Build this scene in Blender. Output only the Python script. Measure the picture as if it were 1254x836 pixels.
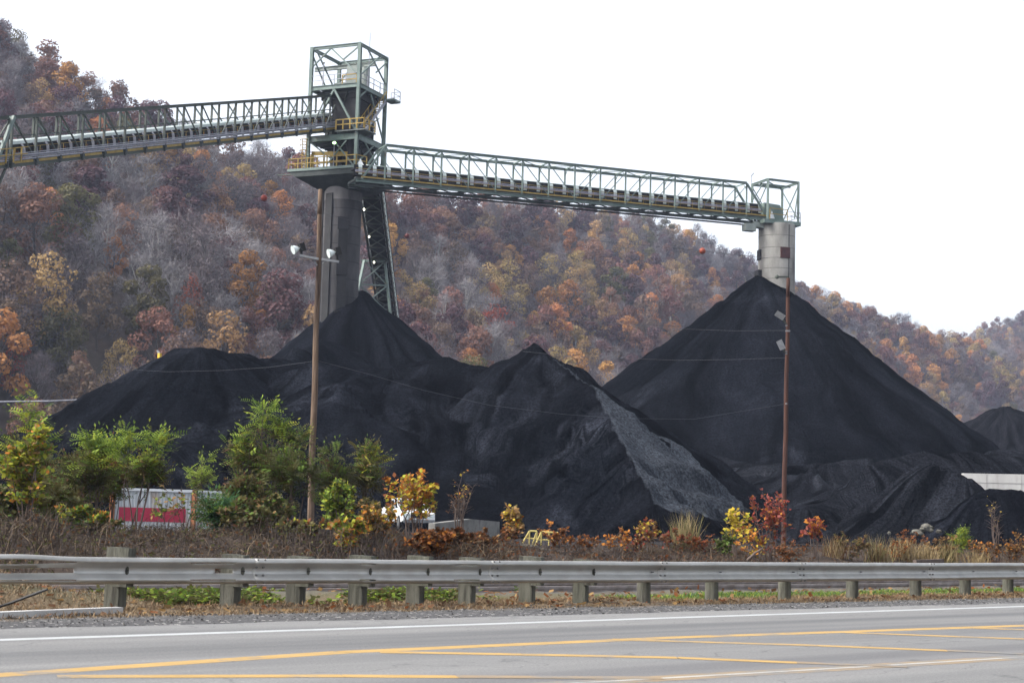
import bpy, math, random
import numpy as np
from mathutils import Vector, Matrix

S = bpy.context.scene
for o in list(bpy.data.objects):
    bpy.data.objects.remove(o)
COL = S.collection
R = math.radians

# ------------------------------------------------------------------ camera
FPX, CAM_H = 2000.0, 1.24                    # focal length in photo pixels (1254 wide), eye height
PITCH, ROLL = math.atan(217 / FPX), R(1.6)
cd = bpy.data.cameras.new('camera'); cam = bpy.data.objects.new('camera', cd); COL.objects.link(cam)
cd.sensor_width = 36.0; cd.lens = FPX / 1254 * 36; cd.clip_start = 0.1; cd.clip_end = 12000
_cp, _sp, _cr, _sr = math.cos(PITCH), math.sin(PITCH), math.cos(ROLL), math.sin(ROLL)
_X, _U, _F = Vector((1, 0, 0)), Vector((0, -_sp, _cp)), Vector((0, _cp, _sp))
_R, _UP = _X * _cr + _U * _sr, _U * _cr - _X * _sr
cam.matrix_world = Matrix(((_R.x, _UP.x, -_F.x, 0), (_R.y, _UP.y, -_F.y, 0), (_R.z, _UP.z, -_F.z, CAM_H), (0, 0, 0, 1)))
S.camera = cam
cd.dof.use_dof = True; cd.dof.focus_distance = 42.0; cd.dof.aperture_fstop = 5.6

# ------------------------------------------------------------------ sky, sun, exposure (overcast)
SUN_EL, SUN_AZ = R(44), R(255)               # azimuth clockwise from +Y: light from behind-left
w = bpy.data.worlds.new('World'); S.world = w; w.use_nodes = True
wn, wl = w.node_tree.nodes, w.node_tree.links
for n in list(wn): wn.remove(n)
sky = wn.new('ShaderNodeTexSky'); sky.sky_type = 'NISHITA'; sky.sun_disc = False
sky.sun_elevation = SUN_EL; sky.sun_rotation = SUN_AZ; sky.air_density = 1.0; sky.dust_density = 4.0; sky.ozone_density = 1.0
hs = wn.new('ShaderNodeHueSaturation'); hs.inputs['Saturation'].default_value = 0.30; hs.inputs['Value'].default_value = 1.0
bg = wn.new('ShaderNodeBackground'); bg.inputs['Strength'].default_value = 0.15
wo = wn.new('ShaderNodeOutputWorld')
wl.new(sky.outputs[0], hs.inputs['Color']); wl.new(hs.outputs[0], bg.inputs['Color']); wl.new(bg.outputs[0], wo.inputs['Surface'])
sd = bpy.data.lights.new('sun', 'SUN'); sd.energy = 1.5; sd.angle = R(10); sd.color = (1.0, 0.97, 0.92)
so = bpy.data.objects.new('sun', sd); COL.objects.link(so)
sdir = Vector((math.sin(SUN_AZ) * math.cos(SUN_EL), math.cos(SUN_AZ) * math.cos(SUN_EL), math.sin(SUN_EL)))
so.rotation_euler = sdir.to_track_quat('Z', 'Y').to_euler(); so.location = (0, 0, 80)
S.view_settings.view_transform = 'Standard'; S.view_settings.look = 'None'
S.view_settings.gamma = 1.0; S.view_settings.use_curve_mapping = False
S.view_settings.exposure = 1.42
S.cycles.max_bounces = 6; S.cycles.diffuse_bounces = 2; S.cycles.transparent_max_bounces = 8; S.cycles.volume_bounces = 0

# ------------------------------------------------------------------ layout helpers
def ray(px, py):
    dx, dy = px - 627, py - 418
    a, b = dx * _cr + dy * _sr, -dx * _sr + dy * _cr
    return Vector((a, FPX * _cp + b * _sp, FPX * _sp - b * _cp))
def at(px, py, Y):                           # the point at distance Y seen at that place of the photo
    d = ray(px, py); return d * (Y / d.y) + Vector((0, 0, CAM_H))
def gnd(px, py, z=0.0):
    d = ray(px, py); return d * ((z - CAM_H) / d.z) + Vector((0, 0, CAM_H))
def pix(p):                                  # world -> photo pixel
    q = Vector(p) - Vector((0, 0, CAM_H)); k = FPX / q.dot(_F)
    return 627 + q.dot(_R) * k, 418 - q.dot(_UP) * k
RD, RN = Vector((0.743, 0.669, 0)), Vector((-0.669, 0.743, 0))   # along the road, across it (away from the camera)
def uv(u, v, z=0.0): return RD * u + RN * v + Vector((0, 0, z))

def tag(o, label=None, cat=None, group=None, kind=None):
    if label: o['label'] = label
    if cat: o['category'] = cat
    if group: o['group'] = group
    if kind: o['kind'] = kind
    return o
def thing(name, label, cat, loc=(0, 0, 0), group=None):
    o = bpy.data.objects.new(name, None); COL.objects.link(o); o.location = loc
    o.empty_display_size = 0.3
    return tag(o, label, cat, group)
def rootloc(o):
    while o.parent: o = o.parent
    return o.location.copy()

class MB:                                    # collects faces of ONE mesh object, in world coordinates
    def __init__(s): s.v, s.f, s.m, s.mi = [], [], [], 0
    def add(s, vs, fs, mi=None):
        k = len(s.v); s.v.extend(tuple(p) for p in vs); mi = s.mi if mi is None else mi
        for f in fs: s.f.append(tuple(i + k for i in f)); s.m.append(mi)
        return s
    def quad(s, a, b, c, d, mi=None): return s.add((a, b, c, d), ((0, 1, 2, 3),), mi)
    def box(s, c, sx, sy, sz, ax=None, mi=None):
        c = Vector(c); X, Y, Z = ax if ax else (Vector((1, 0, 0)), Vector((0, 1, 0)), Vector((0, 0, 1)))
        X, Y, Z = X * (sx / 2), Y * (sy / 2), Z * (sz / 2)
        vs = [c - X - Y - Z, c + X - Y - Z, c + X + Y - Z, c - X + Y - Z, c - X - Y + Z, c + X - Y + Z, c + X + Y + Z, c - X + Y + Z]
        return s.add(vs, ((0, 3, 2, 1), (4, 5, 6, 7), (0, 1, 5, 4), (1, 2, 6, 5), (2, 3, 7, 6), (3, 0, 4, 7)), mi)
    def bar(s, p, q, w, h=None, mi=None):    # box section from p to q
        p, q = Vector(p), Vector(q); d = q - p; L = d.length
        if L < 1e-6: return s
        Z = d / L; up = Vector((0, 0, 1)) if abs(Z.z) < 0.95 else Vector((0.31, 0.95, 0))
        X = Z.cross(up).normalized(); Y = X.cross(Z)
        return s.box((p + q) / 2, w, h or w, L, (X, Y, Z), mi)
    def ibeam(s, p, q, w, h, t=0.03, mi=None):
        p, q = Vector(p), Vector(q); d = q - p; L = d.length; Z = d / L
        up = Vector((0, 0, 1)) if abs(Z.z) < 0.95 else Vector((0.31, 0.95, 0))
        X = Z.cross(up).normalized(); Y = X.cross(Z); c = (p + q) / 2
        s.box(c + Y * (h / 2 - t / 2), w, t, L, (X, Y, Z), mi); s.box(c - Y * (h / 2 - t / 2), w, t, L, (X, Y, Z), mi)
        return s.box(c, t, h - 2 * t - .002, L, (X, Y, Z), mi)
    def tube(s, p, q, r1, r2=None, n=8, mi=None, cap=True):
        p, q = Vector(p), Vector(q); r2 = r1 if r2 is None else r2; d = q - p
        if d.length < 1e-6: return s
        Z = d.normalized(); up = Vector((0, 0, 1)) if abs(Z.z) < 0.95 else Vector((0.31, 0.95, 0))
        X = Z.cross(up).normalized(); Y = X.cross(Z); vs, fs = [], []
        for c, r in ((p, r1), (q, r2)):
            for i in range(n):
                a = 2 * math.pi * i / n; vs.append(c + (X * math.cos(a) + Y * math.sin(a)) * r)
        for i in range(n): fs.append((i, (i + 1) % n, n + (i + 1) % n, n + i))
        if cap: fs += [tuple(range(n - 1, -1, -1)), tuple(range(n, 2 * n))]
        return s.add(vs, fs, mi)
    def path(s, pts, r, n=6, mi=None):
        rr = r if isinstance(r, (list, tuple)) else [r] * len(pts)
        for i in range(len(pts) - 1): s.tube(pts[i], pts[i + 1], rr[i], rr[i + 1], n, mi, cap=(i in (0, len(pts) - 2)))
        return s
    def sphere(s, c, r, n=12, m=8, sc=(1, 1, 1), mi=None):
        c = Vector(c); vs, fs = [c + Vector((0, 0, r * sc[2]))], []
        for j in range(1, m):
            t = math.pi * j / m
            for i in range(n):
                a = 2 * math.pi * i / n
                vs.append(c + Vector((r * sc[0] * math.sin(t) * math.cos(a), r * sc[1] * math.sin(t) * math.sin(a), r * sc[2] * math.cos(t))))
        vs.append(c - Vector((0, 0, r * sc[2]))); L = len(vs) - 1
        for i in range(n):
            fs.append((0, 1 + i, 1 + (i + 1) % n)); fs.append((L, L - n + (i + 1) % n, L - n + i))
            for j in range(m - 2):
                a, b = 1 + j * n, 1 + (j + 1) * n; fs.append((a + i, b + i, b + (i + 1) % n, a + (i + 1) % n))
        return s.add(vs, fs, mi)
    def prism(s, poly, ext, mi=None):        # polygon extruded by a vector
        e = Vector(ext); n = len(poly); vs = [Vector(p) for p in poly] + [Vector(p) + e for p in poly]
        return s.add(vs, [tuple(range(n - 1, -1, -1)), tuple(range(n, 2 * n))] + [(i, (i + 1) % n, n + (i + 1) % n, n + i) for i in range(n)], mi)
    def ribbon(s, p, q, w1, w2, side, mi=None):
        sd_ = side; return s.add((p - sd_ * w1, p + sd_ * w1, q + sd_ * w2, q - sd_ * w2), ((0, 1, 2, 3),), mi)
    def mesh(s, name, mats, off=Vector((0, 0, 0)), smooth=False):
        me = bpy.data.meshes.new(name)
        V = np.array(s.v, dtype=np.float64).reshape(-1, 3) - np.array(off)
        me.from_pydata(V.tolist(), [], s.f)
        for m in (mats if isinstance(mats, (list, tuple)) else [mats]): me.materials.append(m)
        me.polygons.foreach_set('material_index', s.m)
        if smooth: me.polygons.foreach_set('use_smooth', [True] * len(s.f))
        me.update(); return me
    def build(s, name, mats, parent=None, smooth=False):
        off = rootloc(parent) if parent else Vector((0, 0, 0))
        o = bpy.data.objects.new(name, s.mesh(name, mats, off, smooth)); COL.objects.link(o)
        if parent: o.parent = parent
        return o

def smooth_by_angle(o, deg=35):
    o.data.polygons.foreach_set('use_smooth', [True] * len(o.data.polygons))
    o.data.set_sharp_from_angle(angle=R(deg))

# ------------------------------------------------------------------ value noise in numpy
def _hash(i, j, seed):
    h = (i.astype(np.int64) * 374761393 + j.astype(np.int64) * 668265263 + seed * 982451653) & 0x7fffffff
    h = ((h ^ (h >> 13)) * 1274126177) & 0x7fffffff
    return ((h ^ (h >> 16)) & 0xffff) / 65535.0
def vnoise(x, y, seed=0):
    x, y = np.asarray(x, float), np.asarray(y, float); i, j = np.floor(x), np.floor(y); fx, fy = x - i, y - j
    fx, fy = fx * fx * (3 - 2 * fx), fy * fy * (3 - 2 * fy)
    a, b, c, d = _hash(i, j, seed), _hash(i + 1, j, seed), _hash(i, j + 1, seed), _hash(i + 1, j + 1, seed)
    return (a + (b - a) * fx) * (1 - fy) + (c + (d - c) * fx) * fy - 0.5
def fbm(x, y, seed=0, oct=4):
    t, a = 0.0, 1.0
    for k in range(oct): t = t + a * vnoise(x * 2 ** k, y * 2 ** k, seed + k * 17); a *= 0.5
    return t

# ------------------------------------------------------------------ materials
def nt(name):
    m = bpy.data.materials.new(name); m.use_nodes = True; t = m.node_tree
    return m, t.nodes, t.links, t.nodes['Principled BSDF']
def pmat(name, c1, c2=None, scale=4.0, rough=0.8, bump=0.0, bscale=20.0, metal=0.0, stretch=(1, 1, 1), lo=0.35, hi=0.65, spec=0.3, c3=None, s3=1.0, lo3=0.55, hi3=0.7, rnd=0.0, detail=6):
    m, N, L, P = nt(name)
    P.inputs['Roughness'].default_value = rough; P.inputs['Metallic'].default_value = metal; P.inputs['Specular IOR Level'].default_value = spec
    tc = N.new('ShaderNodeTexCoord'); mp = N.new('ShaderNodeMapping'); mp.inputs['Scale'].default_value = stretch
    L.new(tc.outputs['Object'], mp.inputs[0]); col = None
    if c2 is None: P.inputs['Base Color'].default_value = (*c1, 1)
    else:
        nz = N.new('ShaderNodeTexNoise'); nz.inputs['Scale'].default_value = scale; nz.inputs['Detail'].default_value = detail; nz.inputs['Roughness'].default_value = 0.65
        L.new(mp.outputs[0], nz.inputs['Vector'])
        rp = N.new('ShaderNodeValToRGB'); rp.color_ramp.elements[0].position = lo; rp.color_ramp.elements[1].position = hi
        rp.color_ramp.elements[0].color = (*c1, 1); rp.color_ramp.elements[1].color = (*c2, 1)
        L.new(nz.outputs['Fac'], rp.inputs[0]); col = rp.outputs[0]
        if c3 is not None:
            n3 = N.new('ShaderNodeTexNoise'); n3.inputs['Scale'].default_value = s3; n3.inputs['Detail'].default_value = 5; L.new(mp.outputs[0], n3.inputs['Vector'])
            r3 = N.new('ShaderNodeMapRange'); r3.inputs[1].default_value = lo3; r3.inputs[2].default_value = hi3; L.new(n3.outputs['Fac'], r3.inputs[0])
            mx = N.new('ShaderNodeMixRGB'); L.new(r3.outputs[0], mx.inputs[0]); L.new(col, mx.inputs[1]); mx.inputs[2].default_value = (*c3, 1); col = mx.outputs[0]
    if rnd > 0:
        if col is None:
            rg = N.new('ShaderNodeRGB'); rg.outputs[0].default_value = (*c1, 1); col = rg.outputs[0]
        oi = N.new('ShaderNodeObjectInfo'); hv = N.new('ShaderNodeHueSaturation')
        a = N.new('ShaderNodeMapRange'); a.inputs[3].default_value = 1 - rnd; a.inputs[4].default_value = 1 + rnd; L.new(oi.outputs['Random'], a.inputs[0]); L.new(a.outputs[0], hv.inputs['Value'])
        ml = N.new('ShaderNodeMath'); ml.operation = 'MULTIPLY'; ml.inputs[1].default_value = 7.31; L.new(oi.outputs['Random'], ml.inputs[0])
        fr = N.new('ShaderNodeMath'); fr.operation = 'FRACT'; L.new(ml.outputs[0], fr.inputs[0])
        b = N.new('ShaderNodeMapRange'); b.inputs[3].default_value = 0.5 - rnd * 0.06; b.inputs[4].default_value = 0.5 + rnd * 0.06; L.new(fr.outputs[0], b.inputs[0]); L.new(b.outputs[0], hv.inputs['Hue'])
        L.new(col, hv.inputs['Color']); col = hv.outputs[0]
    if col is not None: L.new(col, P.inputs['Base Color'])
    if bump > 0:
        nb = N.new('ShaderNodeTexNoise'); nb.inputs['Scale'].default_value = bscale; nb.inputs['Detail'].default_value = 8; nb.inputs['Roughness'].default_value = 0.7
        L.new(mp.outputs[0], nb.inputs['Vector'])
        bp = N.new('ShaderNodeBump'); bp.inputs['Strength'].default_value = min(1, bump); bp.inputs['Distance'].default_value = 1.0 / bscale
        L.new(nb.outputs['Fac'], bp.inputs['Height']); L.new(bp.outputs[0], P.inputs['Normal'])
    return m
def leafmat(name, c, rnd=0.25, trans=0.3, c2=None):
    m = pmat(name, c, c2 or tuple(x * 0.6 for x in c), scale=0.9, rough=0.75, spec=0.15, rnd=rnd)
    N, L = m.node_tree.nodes, m.node_tree.links; P = N['Principled BSDF']; out = N['Material Output']
    tr = N.new('ShaderNodeBsdfTranslucent'); mx = N.new('ShaderNodeMixShader'); mx.inputs[0].default_value = trans
    src = P.inputs['Base Color'].links[0].from_socket; L.new(src, tr.inputs[0])
    L.new(P.outputs[0], mx.inputs[1]); L.new(tr.outputs[0], mx.inputs[2]); L.new(mx.outputs[0], out.inputs['Surface'])
    return m
def emat(name, c, s):
    m, N, L, P = nt(name); P.inputs['Emission Color'].default_value = (*c, 1); P.inputs['Emission Strength'].default_value = s; P.inputs['Base Color'].default_value = (*c, 1); return m

M = {}
M['green_steel'] = pmat('green_steel', (.105, .145, .128), (.17, .215, .193), 0.9, 0.55, c3=(.10, .075, .055), s3=1.3, lo3=.62, hi3=.75)
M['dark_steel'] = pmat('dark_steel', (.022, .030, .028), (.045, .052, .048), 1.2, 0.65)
M['olive_steel'] = pmat('olive_steel', (.045, .055, .045), (.075, .086, .072), 1.0, 0.6, c3=(.09, .06, .04), s3=1.5, lo3=.62, hi3=.75)
M['mint_sheet'] = pmat('mint_sheet', (.42, .48, .46), (.54, .60, .58), 0.7, 0.5)
M['white_sheet'] = pmat('white_sheet', (.55, .57, .58), (.74, .75, .76), 1.0, 0.5)
M['belt'] = pmat('belt', (.012, .012, .013), (.022, .022, .023), 3, 0.8)
M['yellow_paint'] = pmat('yellow_paint', (.25, .165, .035), (.36, .25, .06), 2.0, 0.6)
M['pipe_grey'] = pmat('pipe_grey', (.22, .22, .25), (.32, .32, .35), 2.0, 0.45)
M['grating'] = pmat('grating', (.10, .11, .105), (.17, .18, .17), 6, 0.7)
M['grey_box'] = pmat('grey_box', (.20, .225, .205), (.26, .285, .26), 1.5, 0.6)
M['chute'] = pmat('chute', (.008, .008, .009), (.022, .021, .021), 0.8, 0.75)
M['conc_pale'] = pmat('conc_pale', (.25, .238, .215), (.37, .355, .32), 0.45, 0.9, 0.25, 9, c3=(.11, .10, .092), s3=0.55, lo3=.5, hi3=.72, stretch=(1, 1, .35))
M['conc_dark'] = pmat('conc_dark', (.040, .038, .040), (.086, .081, .082), 0.35, 0.9, 0.25, 9, c3=(.012, .012, .013), s3=0.5, lo3=.45, hi3=.7, stretch=(1, 1, .3))
M['conc_joint'] = pmat('conc_joint', (.12, .11, .10), (.2, .19, .17), 3, .9)
M['panel_rust'] = pmat('panel_rust', (.045, .018, .018), (.075, .03, .028), 2, 0.7)
M['panel_grey'] = pmat('panel_grey', (.010, .010, .012), (.020, .0195, .022), 1.5, 0.75)
M['conc_wall'] = pmat('conc_wall', (.32, .315, .305), (.44, .435, .42), 0.5, 0.9, .2, 8, c3=(.22, .2, .18), s3=1.4, lo3=.52, hi3=.72, stretch=(1, 1, .25))
M['conc_old'] = pmat('conc_old', (.13, .127, .115), (.23, .222, .205), 1.2, 0.9, .3, 12, c3=(.07, .065, .06), s3=1.5, lo3=.5, hi3=.72)
M['pole_wood'] = pmat('pole_wood', (.065, .040, .027), (.165, .112, .075), 3.5, 0.85, .5, 14, stretch=(3, 3, .22), c3=(.026, .016, .012), s3=1.2, lo3=.5, hi3=.62)
M['pole_red'] = pmat('pole_red', (.036, .0165, .0125), (.072, .031, .021), 3.5, 0.85, .5, 14, stretch=(3, 3, .22), c3=(.025, .014, .012), s3=1.1, lo3=.55, hi3=.7)
M['post_wood'] = pmat('post_wood', (.062, .062, .047), (.125, .122, .098), 5, 0.9, .6, 25, stretch=(3, 3, .35), c3=(.04, .038, .03), s3=6, lo3=.52, hi3=.7, rnd=.15)
M['galv'] = pmat('galv', (.34, .335, .312), (.43, .42, .397), 2.5, 0.45, .04, 40, metal=0.7, c3=(.33, .31, .28), s3=3.0, lo3=.55, hi3=.75, stretch=(1, 1, 1))
M['black'] = pmat('black', (.015, .015, .016), None, rough=.6)
M['wire'] = pmat('wire', (.05, .05, .055), None, rough=.5)
M['wire_pale'] = pmat('wire_pale', (.055, .058, .066), None, rough=.5)
M['ball_red'] = pmat('ball_red', (.20, .026, .015), (.28, .045, .026), 3, .5)
M['lamp_metal'] = pmat('lamp_metal', (.15, .155, .16), (.22, .225, .23), 6, .4, metal=.5)
M['lamp_glass'] = pmat('lamp_glass', (.62, .68, .66), None, rough=.15, spec=.6)
M['rock'] = pmat('rock', (.07, .066, .055), (.135, .128, .108), 3, .9, .5, 10)
M['bark'] = pmat('bark', (.05, .04, .036), (.09, .077, .07), 3, .9, rnd=.2)
M['bark_pale'] = pmat('bark_pale', (.24, .22, .20), (.36, .34, .31), 2, .85, rnd=.15)
M['bark_mid'] = pmat('bark_mid', (.17, .155, .15), (.25, .23, .225), 2, .85, rnd=.2)
M['twig'] = pmat('twig', (.105, .085, .088), (.165, .138, .145), 2, .9, rnd=.2)
M['stem'] = pmat('stem', (.07, .05, .042), (.12, .09, .075), 5, .9)
# ------------------------------------------------------------------ ground, road, track bed
def road_offset(u):                          # slight bend of the pavement edge
    return 0.0
def ground_z(u, v):
    u, v = np.asarray(u, float), np.asarray(v, float)
    ss = lambda a, b, x: np.clip((x - a) / (b - a), 0, 1) ** 2 * (3 - 2 * np.clip((x - a) / (b - a), 0, 1))
    z = -0.035 + 0.045 * ss(15.6, 16.4, v)
    left = 1 - ss(15, 19, u)
    z = z + (0.015 + 0.055 * left) * ss(17.9, 19.6, v) * (1 - ss(19.9, 21.1, v))
    z = z + 0.62 * (1 - ss(8.4, 10.8, u)) * ss(17.9, 21.0, v) * (1 - ss(24.5, 26.5, v))
    z = z - 0.17 * ss(20.3, 21.2, v) * (1 - ss(24.3, 25.5, v))
    nb = fbm(u * .35, v * .35, 5)
    bank = ((0.62 - .14 * ss(21, 26, u)) + 0.35 * nb) * ss(25.0, 29.0, v) * (1 - .55 * ss(31.5, 38, v))
    z = z + bank
    z = z + np.where(v > 17.5, 1, 0) * (0.07 * fbm(u * 1.3, v * 1.3, 9) + 0.02 * fbm(u * 6, v * 6, 11))
    z = z + np.where((v > 15.7) & (v <= 18), 1, 0) * 0.02 * fbm(u * 5, v * 5, 13)
    return z
def gz(p):
    p = Vector(p); return float(ground_z(p.x * RD.x + p.y * RD.y, p.x * RN.x + p.y * RN.y))
def lines(a, b, step, lo, hi, base):
    L = list(np.arange(a, b, step)); x, st = b, step
    while x < hi: L.append(x); st *= 1.25; x += st
    L.append(hi); x, st = a, step; pre = []
    while x > lo: st *= 1.25; x -= st; pre.append(max(x, lo))
    return np.array(sorted(set(pre)) + L)
gu, gv = lines(-2, 62, .33, -4000, 5000, 0), lines(14, 34, .22, -4000, 5000, 0)
UU, VV = np.meshgrid(gu, gv, indexing='ij'); ZZ = ground_z(UU, VV)
mb = MB(); nU, nV = UU.shape
P3 = np.stack([UU * RD.x + VV * RN.x, UU * RD.y + VV * RN.y, ZZ], -1).reshape(-1, 3)
idx = np.arange(nU * nV).reshape(nU, nV)
mb.v = P3.tolist(); mb.f = np.stack([idx[:-1, :-1], idx[1:, :-1], idx[1:, 1:], idx[:-1, 1:]], -1).reshape(-1, 4).tolist(); mb.m = [0] * len(mb.f)

def ground_material():
    m, N, L, P = nt('ground_cover'); P.inputs['Roughness'].default_value = .95; P.inputs['Specular IOR Level'].default_value = .15
    tc = N.new('ShaderNodeTexCoord')
    dt = N.new('ShaderNodeVectorMath'); dt.operation = 'DOT_PRODUCT'; L.new(tc.outputs['Object'], dt.inputs[0]); dt.inputs[1].default_value = RN
    wob = N.new('ShaderNodeTexNoise'); wob.inputs['Scale'].default_value = 1.1; wob.inputs['Detail'].default_value = 6; L.new(tc.outputs['Object'], wob.inputs['Vector'])
    ad = N.new('ShaderNodeMath'); ad.operation = 'MULTIPLY_ADD'; L.new(wob.outputs['Fac'], ad.inputs[0]); ad.inputs[1].default_value = 1.3; L.new(dt.outputs['Value'], ad.inputs[2])
    mr = N.new('ShaderNodeMapRange'); mr.inputs[1].default_value = 15; mr.inputs[2].default_value = 65; L.new(ad.outputs[0], mr.inputs[0])
    rp = N.new('ShaderNodeValToRGB'); cr = rp.color_ramp
    stops = [(0, (.10, .10, .105)), (17.45, (.10, .097, .097)), (17.7, (.17, .125, .08)), (19.3, (.155, .115, .072)), (19.8, (.12, .105, .06)), (20.6, (.12, .11, .09)), (21.4, (.085, .074, .066)), (25.6, (.06, .05, .044)), (26.5, (.055, .040, .031)), (33, (.045, .034, .028)), (38, (.03, .028, .028)), (44, (.022, .022, .025))]
    for k, (v, c) in enumerate(stops):
        pos = min(1, max(0, (v - 15) / 50))
        e = cr.elements[k] if k < 2 else cr.elements.new(pos)
        e.position = pos; e.color = (*c, 1)
    L.new(mr.outputs[0], rp.inputs[0])
    n2 = N.new('ShaderNodeTexNoise'); n2.inputs['Scale'].default_value = 22; n2.inputs['Detail'].default_value = 8; n2.inputs['Roughness'].default_value = .8; L.new(tc.outputs['Object'], n2.inputs['Vector'])
    vo = N.new('ShaderNodeTexVoronoi'); vo.inputs['Scale'].default_value = 28; L.new(tc.outputs['Object'], vo.inputs['Vector'])
    m1 = N.new('ShaderNodeMapRange'); m1.inputs[1].default_value = .3; m1.inputs[2].default_value = .7; m1.inputs[3].default_value = .45; m1.inputs[4].default_value = 1.6; L.new(n2.outputs['Fac'], m1.inputs[0])
    hv = N.new('ShaderNodeHueSaturation'); L.new(rp.outputs[0], hv.inputs['Color']); L.new(m1.outputs[0], hv.inputs['Value'])
    sp = N.new('ShaderNodeSeparateColor'); L.new(vo.outputs['Color'], sp.inputs[0])
    gt = N.new('ShaderNodeMath'); gt.operation = 'GREATER_THAN'; gt.inputs[1].default_value = .93; L.new(sp.outputs[0], gt.inputs[0])
    lt = N.new('ShaderNodeMath'); lt.operation = 'LESS_THAN'; lt.inputs[1].default_value = 17.6; L.new(ad.outputs[0], lt.inputs[0])
    an = N.new('ShaderNodeMath'); an.operation = 'MULTIPLY'; L.new(gt.outputs[0], an.inputs[0]); L.new(lt.outputs[0], an.inputs[1])
    mx = N.new('ShaderNodeMixRGB'); L.new(an.outputs[0], mx.inputs[0]); L.new(hv.outputs[0], mx.inputs[1]); mx.inputs[2].default_value = (.34, .33, .31, 1)
    L.new(mx.outputs[0], P.inputs['Base Color'])
    bp = N.new('ShaderNodeBump'); bp.inputs['Strength'].default_value = .9; bp.inputs['Distance'].default_value = .05; L.new(n2.outputs['Fac'], bp.inputs['Height']); L.new(bp.outputs[0], P.inputs['Normal'])
    return m
go = mb.build('ground', ground_material(), smooth=True); tag(go, kind='structure')

def asphalt_material():
    m, N, L, P = nt('worn_asphalt'); P.inputs['Roughness'].default_value = .85; P.inputs['Specular IOR Level'].default_value = .25
    tc = N.new('ShaderNodeTexCoord')
    dt = N.new('ShaderNodeVectorMath'); dt.operation = 'DOT_PRODUCT'; L.new(tc.outputs['Object'], dt.inputs[0]); dt.inputs[1].default_value = RN
    du = N.new('ShaderNodeVectorMath'); du.operation = 'DOT_PRODUCT'; L.new(tc.outputs['Object'], du.inputs[0]); du.inputs[1].default_value = RD
    cb = N.new('ShaderNodeCombineXYZ'); s1 = N.new('ShaderNodeMath'); s1.operation = 'MULTIPLY'; s1.inputs[1].default_value = .035; L.new(du.outputs['Value'], s1.inputs[0])
    L.new(s1.outputs[0], cb.inputs[0]); L.new(dt.outputs['Value'], cb.inputs[1])
    bands = N.new('ShaderNodeTexNoise'); bands.inputs['Scale'].default_value = .9; bands.inputs['Detail'].default_value = 5; L.new(cb.outputs[0], bands.inputs['Vector'])
    rp = N.new('ShaderNodeValToRGB'); rp.color_ramp.elements[0].position = .36; rp.color_ramp.elements[1].position = .62
    rp.color_ramp.elements[0].color = (.096, .096, .097, 1); rp.color_ramp.elements[1].color = (.168, .166, .161, 1); L.new(bands.outputs['Fac'], rp.inputs[0])
    sp = N.new('ShaderNodeTexNoise'); sp.inputs['Scale'].default_value = 38; sp.inputs['Detail'].default_value = 5; sp.inputs['Roughness'].default_value = .8; L.new(tc.outputs['Object'], sp.inputs['Vector'])
    mr = N.new('ShaderNodeMapRange'); mr.inputs[1].default_value = .3; mr.inputs[2].default_value = .7; mr.inputs[3].default_value = .60; mr.inputs[4].default_value = 1.40; L.new(sp.outputs['Fac'], mr.inputs[0])
    hv = N.new('ShaderNodeHueSaturation'); L.new(rp.outputs[0], hv.inputs['Color']); L.new(mr.outputs[0], hv.inputs['Value'])
    # darker tar-patched strip beside the far median line
    ds = N.new('ShaderNodeMath'); ds.operation = 'SUBTRACT'; L.new(dt.outputs['Value'], ds.inputs[0]); ds.inputs[1].default_value = 9.35
    ab = N.new('ShaderNodeMath'); ab.operation = 'ABSOLUTE'; L.new(ds.outputs[0], ab.inputs[0])
    st = N.new('ShaderNodeMapRange'); st.inputs[1].default_value = .25; st.inputs[2].default_value = .95; st.inputs[3].default_value = .55; st.inputs[4].default_value = 0; L.new(ab.outputs[0], st.inputs[0])
    ml = N.new('ShaderNodeMath'); ml.operation = 'MULTIPLY'; L.new(st.outputs[0], ml.inputs[0]); L.new(bands.outputs['Fac'], ml.inputs[1])
    mx = N.new('ShaderNodeMixRGB'); L.new(ml.outputs[0], mx.inputs[0]); L.new(hv.outputs[0], mx.inputs[1]); mx.inputs[2].default_value = (.10, .095, .10, 1)
    # hairline cracks
    wv = N.new('ShaderNodeTexVoronoi'); wv.feature = 'DISTANCE_TO_EDGE'; wv.inputs['Scale'].default_value = .55
    wn_ = N.new('ShaderNodeTexNoise'); wn_.inputs['Scale'].default_value = 1.5; L.new(tc.outputs['Object'], wn_.inputs['Vector'])
    va = N.new('ShaderNodeVectorMath'); va.operation = 'ADD'; L.new(cb.outputs[0], va.inputs[0]); L.new(wn_.outputs['Color'], va.inputs[1]); L.new(va.outputs[0], wv.inputs['Vector'])
    ck = N.new('ShaderNodeMapRange'); ck.inputs[1].default_value = 0; ck.inputs[2].default_value = .010; ck.inputs[3].default_value = .55; ck.inputs[4].default_value = 0; L.new(wv.outputs['Distance'], ck.inputs[0])
    m2 = N.new('ShaderNodeMixRGB'); L.new(ck.outputs[0], m2.inputs[0]); L.new(mx.outputs[0], m2.inputs[1]); m2.inputs[2].default_value = (.06, .06, .06, 1)
    L.new(m2.outputs[0], P.inputs['Base Color'])
    bp = N.new('ShaderNodeBump'); bp.inputs['Strength'].default_value = .35; bp.inputs['Distance'].default_value = .01; L.new(sp.outputs['Fac'], bp.inputs['Height']); L.new(bp.outputs[0], P.inputs['Normal'])
    return m
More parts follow.
